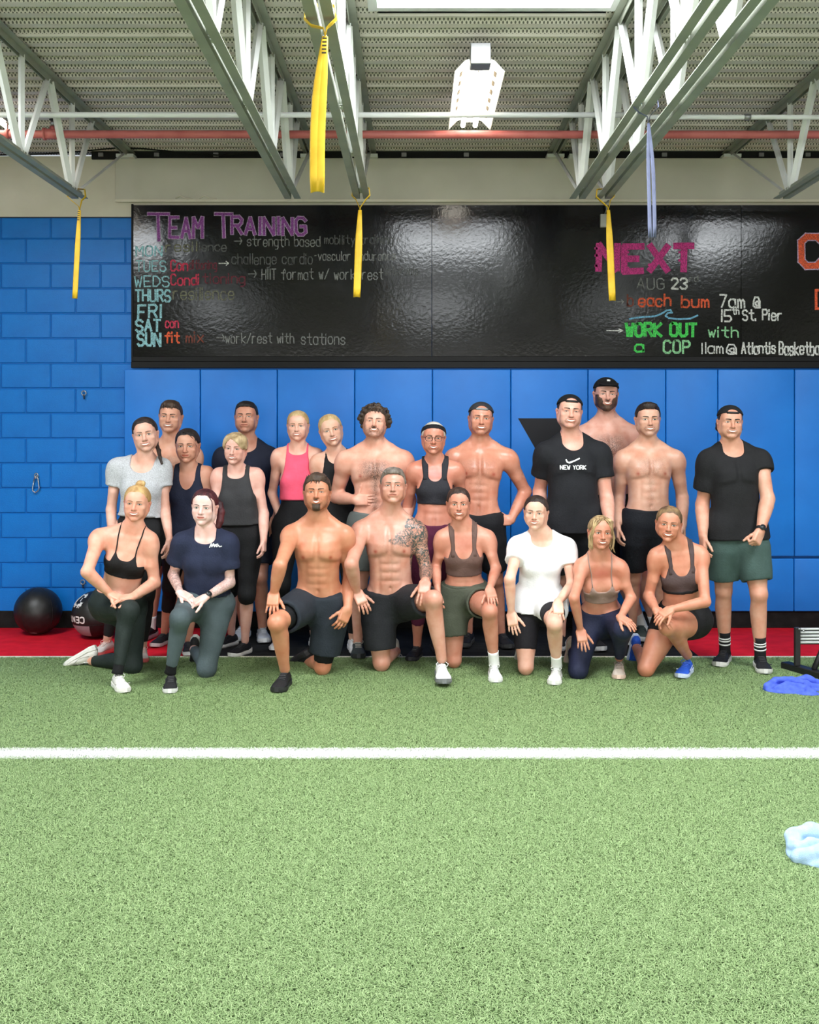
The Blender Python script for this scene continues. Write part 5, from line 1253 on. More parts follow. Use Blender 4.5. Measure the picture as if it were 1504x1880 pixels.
def wear_top(C, name, col, hem=-.05, sleeve=0.0, loose=.010, waist_loose=.012, scoop=(.070, .10), arm_in=.80, wrinkle=.0025, off=.006, seed=1, heather=0.0, rough=.85, strap=None, back=True, sleeves=None, flare=.012):
    """t-shirt (sleeve>0) or tank (sleeve=0)"""
    T, k, J = C['T'], C['k'], C['J']; half = C['half']; L = T.L
    addf = lambda t: loose * sig((t - .55) / .05) * 0.5 + waist_loose * sig((.55 - t) / .06)
    tor = [C['T2'].prim(add=off, addf=addf, disp=C['disp_top'], k=.03, tmin=min(hem - .03, -.1), pw=2.3)] + [inflate(p, off + loose * .4) for p in C['traps'] + C['bust']] + [inflate(p, off * .9) for p in C['body'] if p.tag == '' and C['fem'] and False]
    def cut_t(x, y, z):
        u, v, t = T.uvt(x, y, z); c = (f32(hem) - t) * f32(L)
        if sleeve == 0:
            lim = np.interp(t, [.45, .60, .72, .85, 1.0, 1.3], [1.4, 1.25, 1.0, .88, .80, .80]).astype(f32) * f32(half * arm_in)
            c = np.maximum(c, np.abs(u) - lim)
        # neck opening: ellipse in front, shallow behind
        w, dp = scoop; tn = 1.02
        fr = np.where(v > -.02, dp, .025); uu = np.abs(u) / f32(w); tt = (f32(tn) - t) * f32(L) / fr
        hole = np.where(tt > 0, np.sqrt(uu ** 2 + tt ** 2), uu); c = np.maximum(c, (1 - hole) * f32(.05) * (t > .55) + f32(-.2) * (t <= .55))
        return c
    if hem < .05:
        tor += [inflate(p, off + waist_loose + .010) for p in C['body'] if p.tag == '' and p.op == 'u' and np.linalg.norm((p.lo + p.hi) / 2 - J['pel']) < .2 * k]
        if C['sp'].get('legl', 'stand') == 'stand': tor += [inflate(C['legs'][s][0][0], off + waist_loose + .008) for s in 'lr']
        else: tor += [limb(J['h' + s], J['h' + s] + (J['k' + s] - J['h' + s]) * .35, [0, 1], C['TH'][:2] + off + waist_loose + .004, k=.05) for s in 'lr']
    C['top_prims'] = tor; comps = [(tor, cut_t)]
    if sleeve:
        for i, s in enumerate('lr'):
            S, E = J['s' + s], J['e' + s]; ad = nrm(E - S); sl = (sleeves or (sleeve, sleeve))[i]
            p = [limb(S, E, [0, .2, .5, .8, 1], C['UA'] + A(.006, .008, .012, .014, .014) + flare * A(.2, .4, .8, 1, 1) + loose * .4, k=.03)] + [inflate(q, off + loose * .5) for q in C['arms'][s][0][1:]]
            comps.append((p, plane_cut(S + (E - S) * sl, ad)))
    return solid(C, name, comps, cloth(col, rough, heather=heather), .0082, (), wrinkle, 24, seed, .03)
def strap_paths(C, us, t0, inn=0.0, back_t=.6):
    T, k = C['T'], C['k']; pr = [inflate(q, .004) for q in [T.prim(k=.03)] + C['traps'] + [q for s in 'lr' for q in C['arms'][s][0]] + C['bust']]
    def march(P, dr):
        P = P.copy()
        for _ in range(40): P = P + dr * float(np.clip(at_points(pr, *[np.array([v], f32) for v in P])[0], -.02, .02)) * .9
        return P
    out = []
    for sg in (-1, 1):
        pts = []
        for t in np.linspace(t0 - .02, 1.02, 9):
            q = march(T.at(sg * (us - inn * (t - t0)) * (1 + .18 * max(0, (t - .85) / .17)), .22, t), -nrm(T.f0 * (1 - t) + T.f1 * t))
            if float(T.uvt(*[np.array([v], f32) for v in q])[1][0]) > -.01: pts.append(q)
        ue = us - inn * (1 - t0)
        for v in (.030, .0, -.045): pts.append(march(T.at(sg * ue * 1.18, v * k, 1.25), -T.ax))
        for t in np.linspace(.92, back_t, 5): pts.append(march(T.at(sg * ue, -.25, t), nrm(T.f0 * (1 - t) + T.f1 * t)))
        out.append(pts)
    return out
def straps(C, us, t0, w, mat, inn=0.0):
    def compute(): return strap_paths(C, us * C['k'], t0, inn)
    fu = POOL.submit(compute)
    def make():
        for p in fu.result(): tube('strap', [tuple(q) for q in p], 1.0 * w * C['k'], mat, C['root'], 8, (.9, .9) if w < .006 else (1.0, .30))
    later_call(make)
def wear_bra(C, name, col, b0=.50, t0=.70, us=.075, w=.014, dt=.16, side=.70, off=.006, strap_in=0.0, band=None):
    T, k, L = C['T'], C['k'], C['T'].L
    pr = [T.prim(add=off, k=.03, tmin=.3)] + [inflate(p, off) for p in C['bust'] + C['traps']]
    us_, w_ = us * k, w * k
    def cut(x, y, z):
        u, v, t = T.uvt(x, y, z); au = np.abs(u); top = np.where(au < us_, t0 + dt * (au / f32(us_)) ** 2.6, np.maximum(side, (t0 + dt) - (au - us_) * f32(5.5)))
        top = np.where(v < 0, side + .06, top)
        b = np.maximum((b0 - t), (t - top)) * f32(L)
        st = np.maximum(np.abs(au - f32(us_) + (t - f32(t0)) * f32(strap_in)) - f32(w_), (f32(t0) - t) * f32(L))
        return b if thin else np.minimum(b, st)
    thin = w < .008
    straps(C, us, t0 + dt * .95 if thin else t0 + dt * .28, w, cloth(col, .75), strap_in)
    return solid(C, name, [(pr, cut)], cloth(col, .75), .0066, (), .0006, 20, 3, .02)
def wear_bottom(C, name, col, waist=.20, fl=.5, fr=.5, loose=.0, off=.005, wrinkle=.0, seed=2, rough=.8, full_leg=False, sl=1.0, sr=1.0, gloss=.3, wl=0.0, pel_t=None):
    """shorts / leggings: fl, fr = leg length as a fraction of the thigh; full_leg adds shins cut at sl, sr"""
    T, J, k = C['T'], C['J'], C['k']; L = T.L
    tor = [T.prim(add=off + loose * .35 + wl, k=.03, tmax=waist + .08)] + [inflate(p, off + loose * .5) for p in C['body'] if p.tag == '' and p.op == 'u' and np.linalg.norm((p.lo + p.hi) / 2 - J['pel']) < .22 * k]
    def cw(x, y, z):
        u, v, t = T.uvt(x, y, z); return (t - f32(waist)) * f32(L)
    tor.append(ell(J['pel'] - A(0, 0, .03 * k), np.array([.10, .085, .10]) * k, k=.05))
    comps = [(tor, cw)]
    for s, fv, sv in (('l', fl, sl), ('r', fr, sr)):
        Hp, K, An = J['h' + s], J['k' + s], J['a' + s]; th, kn, sh, td, bk = C['legs'][s]
        if full_leg:
            comps.append(([inflate(p, off) for p in th + kn], None)); comps.append(([inflate(p, off) for p in sh], plane_cut(K + (An - K) * sv, An - K)))
        else:
            if loose > .008:
                p = [limb(Hp, K, [0, .3, .7, .92, 1], C['TH'] + off + loose * A(.5, .75, .95, 1.05, 1.1), k=.05, off=-bk, os_=[0, .012 * k, .008 * k, 0, 0])]
                LT = np.linalg.norm(K - Hp); hp_ = inflate(th[0], loose * .40); kp = inflate(kn[0], loose * .40)
                def ch(x, y, z, Hp=Hp, K=K, fv=fv, LT=LT, hp_=hp_, kp=kp):
                    tf = plane_cut(Hp, K - Hp)(x, y, z); inner = np.minimum(hp_.f(x, y, z), kp.f(x, y, z))
                    return np.maximum(tf - f32(fv * LT), -np.maximum(inner, f32((fv - .13) * LT) - tf))
                comps.append((p, ch))
            else:
                comps.append(([inflate(p, off) for p in th] + ([inflate(q, off) for q in kn] if fv > .85 else []), plane_cut(Hp + (K - Hp) * fv, K - Hp)))
    zt = [] 
    return solid(C, name, comps, cloth(col, rough, gloss), .0085, zt, wrinkle, 26, seed, .055)
def wear_waistband(C, name, col, t0, t1, off=.012):
    T = C['T']; L = T.L
    def cut(x, y, z):
        u, v, t = T.uvt(x, y, z); return np.maximum(t - f32(t1), f32(t0) - t) * f32(L)
    return solid(C, name, [([T.prim(add=off, k=.03, tmin=t0 - .1, tmax=t1 + .1)], cut)], cloth(col, .8), .0075)
def wear_shoes(C, col, sole, lace=None, accent=None, sides='lr', scale=None):
    for s in sides:
        toe, up = C['feet'][s]; shoe(C['root'], C['J']['a' + s], toe, up, (scale or (.90 if C['fem'] else 1.02)) * C['k'], col, sole, lace, accent, min(C['J']['a' + s][2] - .003, .125) if C['sp'].get('leg' + s, 'stand') != 'kneel' else .085)
def wear_socks(C, col, sides='lr', t0=.80, stripes=None):
    for s in sides:
        K, An = C['J']['k' + s], C['J']['a' + s]; u = An - K; r = C['SH'][-1] + .0045
        o = tube('sock', [tuple(K + u * q) for q in np.linspace(t0, 1.08, 7)], [r * 1.06] + [r] * 5 + [r * 1.1], cloth(col, .9), C['root'], 14)
        for q in (stripes or []): tube('sock_stripe', [tuple(K + u * (q - .011)), tuple(K + u * (q + .011))], r * 1.07, flat_mat((232, 232, 230)), o, 14)
def wear_watch(C, s, col=(22, 22, 24), face=(40, 44, 48), t=.93):
    E, Wr = C['J']['e' + s], C['J']['w' + s]; u = nrm(Wr - E); c = E + (Wr - E) * t; r = np.interp(t, [0, .2, .5, .8, 1], C['FA']) + .003
    o = tube('watch_strap', [tuple(c - u * .011), tuple(c + u * .011)], r, flat_mat(col, .5), C['root'], 18)
    f = nrm(A(0, -1, .25) - u * (A(0, -1, .25) @ u)); tube('watch_case', [tuple(c + f * (r - .002)), tuple(c + f * (r + .009))], .019, flat_mat((52, 54, 58), .3), o, 18)
    tube('watch_dial', [tuple(c + f * (r + .009)), tuple(c + f * (r + .0098))], .0155, flat_mat(face, .2), o, 18)
def wear_print(C, polys, w, px_d, col, name='shirt_print'):
    """flat print: strokes in photo pixels laid on the chest surface"""
    T = C['T']; prims = [inflate(p, .003) for p in C['top_prims']]
    def compute():
        V, Fq = [], []
        for pl in polys:
            for a, b in zip(pl, pl[1:]):
                ww = w if not isinstance(w, tuple) else w[0]; dx, dy = b[0] - a[0], b[1] - a[1]; l = math.hypot(dx, dy) or 1e-6; dx /= l; dy /= l; h = ww / 2; bs = len(V)
                for q in ((a[0] - dy*h - dx*h*.5, a[1] + dx*h - dy*h*.5), (a[0] + dy*h - dx*h*.5, a[1] - dx*h - dy*h*.5), (b[0] + dy*h + dx*h*.5, b[1] - dx*h + dy*h*.5), (b[0] - dy*h + dx*h*.5, b[1] + dx*h + dy*h*.5)): V.append(W(q[0], q[1], px_d))
                Fq.append((bs, bs+1, bs+2, bs+3))
        V = np.array(V); V[:, 1] = trace_y(prims, V[:, 0], V[:, 2], px_d - .3, 40) - .002
        return V, np.array(Fq)
    later(name, compute, flat_mat(col), C['root'])
WEAR = dict(top=wear_top, bra=wear_bra, bottom=wear_bottom, band=wear_waistband, shoes=wear_shoes, socks=wear_socks, watch=wear_watch, print=wear_print)
# ------------------------------------------------------------------ hair, caps, eyewear (head-local metres, face towards -y)
def loc_solid(C, name, prims, mat, h=.0048, cuts=(), noise=0.0, nf=140.0, seed=1, stretch=(1, 1, 1), par=None):
    def compute():
        HF = C['HF']; wp = HF.prims(prims); lo, hi = bounds(wp, .012); ax = axes(lo, hi, h); xyz = full(ax); Dd = field(wp, ax)
        lx, ly, lz = HF.loc(*xyz)
        if noise: Dd = Dd - f32(noise) * wob(lx * f32(stretch[0]), ly * f32(stretch[1]), lz * f32(stretch[2]), nf, seed, 7).astype(f32)
        for c in cuts: Dd = np.maximum(Dd, (c(lx, ly, lz) * f32(HF.k)).astype(f32))
        Dd[0] = Dd[-1] = .05; Dd[:, 0] = Dd[:, -1] = .05; Dd[:, :, 0] = Dd[:, :, -1] = .05
        V, Fq = surface_nets(Dd, ax)
        return V, Fq
    return later(name, compute, mat, par or C['root'])
def skull(th=.010, z=0.0): return ell((0, .016, .036 + z), (.0765 + th, .096 + th, .081 + th), k=.02)
def ltube(name, pts, r, mat, par, n=8, flat=None): return later_call(lambda: tube(name, pts, r, mat, real(par), n, flat))
def hairline(front=.074, temple=.052, ear=-.005, nape=-.055, peak=0.0):
    """positive = no hair: forehead line at height front, temples, over the ears, down to the nape"""
    def f(x, y, z):
        ax = np.abs(x)
        zf = front - np.maximum(ax - .030, 0) * (front - temple) / .030
        zl = np.interp(y, [-.095, -.06, -.035, -.012, .015, .04, .075, .11], [front, front - .004, temple, .018, ear + .016, ear - .012, nape, nape]).astype(f32)
        zline = np.where(y < -.045, np.minimum(zf, front), np.minimum(zl, np.where(ax > .05, zl, zl)))
        return zline + f32(.0013) * np.sin(x * f32(190) + y * 60) + f32(.0010) * np.sin(x * f32(430) + 1) - z
    return f
def strands(C, name, paths, r, mat, n=6):
    """loose locks: each a tapering tube; one mesh"""
    bm = bmesh.new(); HF = C['HF']
    for p in paths:
        P = [tuple(HF.w(q)) for q in p]; m = len(P); bm_tube(bm, P, [r * HF.k * (1.0 - .75 * (i / (m - 1)) ** 1.5) for i in range(m)], n)
    bmesh.ops.recalc_face_normals(bm, faces=bm.faces); o = bm_obj(name, bm, mat, C['root'], True); o['kind'] = 'stuff'; return o
def hair(C):
    sp = C['sp']; st = sp.get('style', 'short'); col = hair_mat(*sp['hair']); HF = C['HF']; rnd = np.random.RandomState(len(sp['name']) * 7 + int(sp['d'] * 100) % 97)
    if st == 'short':
        o = sp.get('hopt', {}); P = [skull(o.get('side', .008)), ell((0, -.012, .088 + o.get('top', 0)), (.062, .078, .036 + o.get('top', 0) * .6), k=.03)]
        if o.get('quiff'): P.append(ell((0, -.062, .108), (.046, .024, .020), k=.02))
        loc_solid(C, 'hair', P, col, .0050, [hairline(o.get('front', .080), o.get('temple', .060), o.get('ear', .004), -.060)], o.get('noise', .0028), o.get('nf', 190), 3, (1, .6, 1))
        loc = []
        for i in range(o.get('tufts', 0)):
            a = rnd.uniform(-1.2, 1.2); x = .060 * math.sin(a); y0 = rnd.uniform(-.06, .05); z0 = .108 - .03 * abs(math.sin(a)); dy = rnd.uniform(-.04, .01); ln = o.get('tl', .022)
            loc.append([(x, y0, z0), (x * 1.1, y0 + dy * .4, z0 + ln * .8), (x * 1.15 + rnd.uniform(-.01, .01), y0 + dy, z0 + ln * rnd.uniform(.6, 1.2))])
        for i in range(o.get('fringe', 0)):
            x = rnd.uniform(-.045, .04); loc.append([(x, -.058, .100), (x - .006, -.084, .090), (x - .012 + rnd.uniform(-.006, .006), -.092, .068 - rnd.uniform(0, .014))])
        if loc: strands(C, 'hair_tufts', loc, o.get('tr', .0052), col)
    elif st == 'curly':
        P = [skull(.014)]
        for i in range(230):
            a = rnd.uniform(0, 2 * math.pi); e = rnd.uniform(-.75, 1.45)
            p = A(math.cos(e) * math.sin(a) * .100, .022 - math.cos(e) * math.cos(a) * .112, .034 + math.sin(e) * .100)
            if p[1] < -.030 and p[2] < .082: continue
            if abs(p[0]) < .062 and p[1] < -.045 and p[2] < .095: continue
            p = p * rnd.uniform(.95, 1.14); P.append(ell(p, rnd.uniform(.010, .017) * A(1, 1, 1.1), k=.007))
        loc_solid(C, 'hair', P, col, .0050, [hairline(.078, .060, -.035, -.085)], .0022, 230, 5)
        strands(C, 'hair_curls', [[(.02 + x, -.066, .098), (.022 + x, -.092, .088), (.012 + x, -.098, .072), (.020 + x, -.096, .064)] for x in (-.05, -.012, .012)], .0055, col)
    elif st in ('pulled', 'ponytail', 'bun', 'lowbun'):
        o = sp.get('hopt', {})
        part = o.get('part', 0.0)
        P = [skull(.0095), ell((0, .004, .074), (.062, .058, .046), k=.03)] + [ell((0, .075, .03), (.055, .045, .055), k=.03)]
        groove = (lambda lx, ly, lz: lz * 0 - .5)
        loc_solid(C, 'hair', P, col, .0050, [hairline(o.get('front', .074) + .005, o.get('temple', .046) + .002, o.get('ear', .004), -.055)], .0016, 150, 4, (1.6, .25, .8))
        if st == 'bun': loc_solid(C, 'hair_bun', [ell(o.get('bun', (.0, .03, .135)), (.030, .030, .024), k=.01), ell(A(*o.get('bun', (0, .03, .135))) + A(.012, -.006, .008), (.020, .018, .014), k=.006), ell(A(*o.get('bun', (0, .03, .135))) + A(-.016, -.004, -.006), (.018, .016, .012), k=.006)], col, .0050, [], .004, 160, 8)
        if st == 'lowbun': loc_solid(C, 'hair_bun', [ell((.050 * o.get('bs', 1), .10, -.03), (.030, .028, .034), k=.01), limb((.045 * o.get('bs', 1), .10, -.04), (.060 * o.get('bs', 1), .09, -.10), [0, 1], [.018, .008], k=.01)], col, .0050, [], .004, 130, 8)
        if st == 'ponytail':
            pts = o.get('tail', [(-.02, .11, .02), (-.05, .12, -.05), (-.06, .10, -.13)]); r0 = o.get('tr', .020)
            loc_solid(C, 'ponytail', [limb(a, b, [0, 1], [r0 * (1 - .5 * i / len(pts)), r0 * (1 - .5 * (i + 1) / len(pts))], k=.012) for i, (a, b) in enumerate(zip(pts, pts[1:]))], col, .0050, [], .003, 120, 6, (1.4, 1.4, .25))
        ws = o.get('wisps', [])
        if ws: strands(C, 'hair_wisps', ws, .0034, col)
    elif st == 'bob':       # side-swept short blonde hair
        P = [skull(.012), ell((.045, -.030, .062), (.050, .060, .050), rot(0, 0, 25), k=.02), ell((-.045, -.010, .045), (.042, .070, .060), k=.02), limb((.062, -.030, .045), (.078, -.012, -.035), [0, .5, 1], [.026, .022, .010], k=.02), limb((-.068, -.018, .03), (-.078, .0, -.03), [0, .5, 1], [.018, .016, .008], k=.02)]
        face = lambda x, y, z: -np.maximum(np.sqrt(((x + .012) / .056) ** 2 + ((z + .008) / .075) ** 2) - 1, (y + .02) / .05) * f32(.05)
        loc_solid(C, 'hair', P, col, .0050, [hairline(.050, .0, -.05, -.07), face], .0035, 120, 9, (1.2, .5, .6))
    elif st == 'loose':     # blonde up-do with long loose strands framing the face
        P = [skull(.010), ell((0, .06, .03), (.062, .055, .07), k=.03)]
        loc_solid(C, 'hair', P, col, .0050, [hairline(.074, .040, -.01, -.055)], .003, 140, 4, (1.4, .35, .7))
        L_ = []
        for i in range(26):
            sg = 1 if i % 2 else -1; a = rnd.uniform(0, 1); x0 = sg * rnd.uniform(.004, .045); xe = sg * (.062 + .030 * a)
            L_.append([(x0, -.050, .108), (x0 + sg * .022, -.080, .088), (sg * (.058 + .012 * a), -.066, .035), (xe, -.055 + rnd.uniform(-.01, .02), -.03), (xe * rnd.uniform(.85, 1.05), -.05, -.075 - .03 * a), (xe * rnd.uniform(.75, 1.1), -.055, -.105 - .035 * a)])
        strands(C, 'hair_locks', L_, .0056, col)
    elif st == 'headband':
        loc_solid(C, 'hair', [skull(.008)], col, .0048, [hairline(.070, .05, .0, -.05)], .0016, 150, 4)
        band_r = lambda x, y, z: np.abs((z - .062) + (y - .0) * f32(.42)) - f32(.0215)
        loc_solid(C, 'headband', [skull(.0135)], cloth((22, 22, 26), .8), .0042, [band_r])
    elif st == 'cap':
        o = sp['hopt']; cc = cloth(o['col'], .8); bw_ = o.get('back', True); tilt = o.get('tilt', .20); zc = o.get('z', .058)
        low = lambda x, y, z: f32(zc) + y * f32(tilt) * (-1 if not bw_ else -1) * f32(-1) * f32(-1) - z
        cuts = [low]
        if bw_: cuts.append(lambda x, y, z: -np.maximum(np.maximum(np.sqrt((x / f32(.036)) ** 2 + ((z - f32(zc + .016)) / f32(.026)) ** 2) - 1, -1e9) * f32(.03), y + f32(.04)))
        cp = loc_solid(C, 'cap', [ell((0, .014, .040), (.0885, .108, .092), k=.02)], cc, .0044, cuts)
        if bw_:
            xs = np.linspace(-.040, .040, 11); ltube('cap_strap', [tuple(HF.w((x, -.0905 + x * x * 9, zc + .012 + .004))) for x in xs], .0085 * HF.k, flat_mat(o.get('strap', o['col']), .6), cp, 6, (.9, .35))
            loc_solid(C, 'cap_brim', [ell((0, .15, -.012 + zc - .05), (.072, .058, .010), rot(0, -24, 0), k=.01)], cc, .005, [], par=cp)
            if o.get('peekhair', True): loc_solid(C, 'hair', [skull(.006)], col, .0050, [hairline(.075, .06, .0, -.06), lambda x, y, z: z - f32(zc - .004 + .0) + y * f32(tilt)], .002, 160, 3)
            loc_solid(C, 'hair_front', [skull(.0045)], col, .005, [lambda x, y, z: np.maximum(np.abs(x) - f32(.034), np.maximum(f32(zc + .018) - z, y + f32(.03)))]) if o.get('fronthair', True) else None
        else:
            loc_solid(C, 'cap_brim', [ell((0, -.110, zc + .030), (.070, .058, .0075), rot(0, 16, 0), k=.01)], cc, .0044, [lambda x, y, z: y + f32(.066)], par=cp)
            ltube('cap_logo', [tuple(HF.w((-.010, -.0975, zc + .052))), tuple(HF.w((.0, -.0985, zc + .053))), tuple(HF.w((.012, -.097, zc + .051)))], .008 * HF.k, flat_mat((232, 232, 232)), cp, 8, (.9, .3))
            loc_solid(C, 'hair', [skull(.006)], col, .0050, [hairline(.07, .055, .0, -.06), lambda x, y, z: z - f32(zc) + y * f32(tilt)], .002, 160, 3)
        if o.get('nape'): loc_solid(C, 'hair_nape', [ell((sg * .072, .045, -.035), (.018, .030, .034), k=.02) for sg in (-1, 1)], col, .0048, [], .005, 150, 5)
    if sp.get('beard'):
        bd = sp['beard']
        if bd in ('full', 'goatee'):
            th_ = .0045 if bd == 'full' else .004; P = [inflate(p, th_) if p.op == 'u' else p for p in C['hp_loc'] if abs(p.lo[0] + p.hi[0]) < .12]
            def region(x, y, z):
                ax = np.abs(x)
                if bd == 'full': r = np.maximum(z - np.where(ax > .055, f32(.0), np.where(ax > .034, f32(-.030) + (ax - f32(.034)) * f32(.6), f32(-.045))), np.maximum(y - f32(.012), np.where(ax > .074, f32(.01), f32(-.01))))
                else: r = np.maximum(np.maximum(ax - f32(.024), z + f32(.072)), y)
                lipm = -(np.sqrt((x / f32(.031)) ** 2 + ((z + f32(.0625)) / f32(.0155)) ** 2) - 1) * f32(.015)
                return np.maximum(np.maximum(r, lipm), np.where(z > -.058, f32(-.02) * (ax > .030) + f32(.01) * (ax <= .030), f32(-.02)))
            loc_solid(C, 'beard', P, col, .0040, [region], .0010, 240, 3)
        if bd in ('full', 'mustache', 'goatee'):
            tk = .0062 if bd == 'mustache' else .0042
            loc_solid(C, 'mustache', [limb((0, -.0955, -.0485), (s * .026, -.082, -.0520 if bd != 'mustache' else -.056), [0, .5, 1], [tk, tk, tk * .55], k=.006) for s in (-1, 1)] + ([limb((s * .025, -.083, -.055), (s * .031, -.078, -.064), [0, 1], [.005, .003], k=.005) for s in (-1, 1)] if bd == 'mustache' else []), col, .0034, [], .0009, 300, 2)
    if sp.get('glasses'):
        gm = flat_mat((34, 30, 30), .3); HFw = lambda *p: tuple(HF.w(p)); root_ = None
        for s in (-1, 1):
            pts = [HFw(s * .0325 + .0235 * math.copysign(abs(math.cos(a)) ** .7, math.cos(a)), -.0985 - .004 + .0 * a + .006 * abs(math.cos(a)), .000 + .0185 * math.copysign(abs(math.sin(a)) ** .7, math.sin(a))) for a in np.linspace(0, 2 * math.pi, 25)]
            o = tube('glasses_rim', pts, .0020 * HF.k, gm, C['root'], 6)
            tube('glasses_temple', [HFw(s * .056, -.096, .008), HFw(s * .070, -.07, .008), HFw(s * .080, .01, .006)], .0018 * HF.k, gm, o, 6)
            if root_ is None: tube('glasses_bridge', [HFw(-.010, -.103, .004), HFw(0, -.106, .006), HFw(.010, -.103, .004)], .0018 * HF.k, gm, o, 6); root_ = o
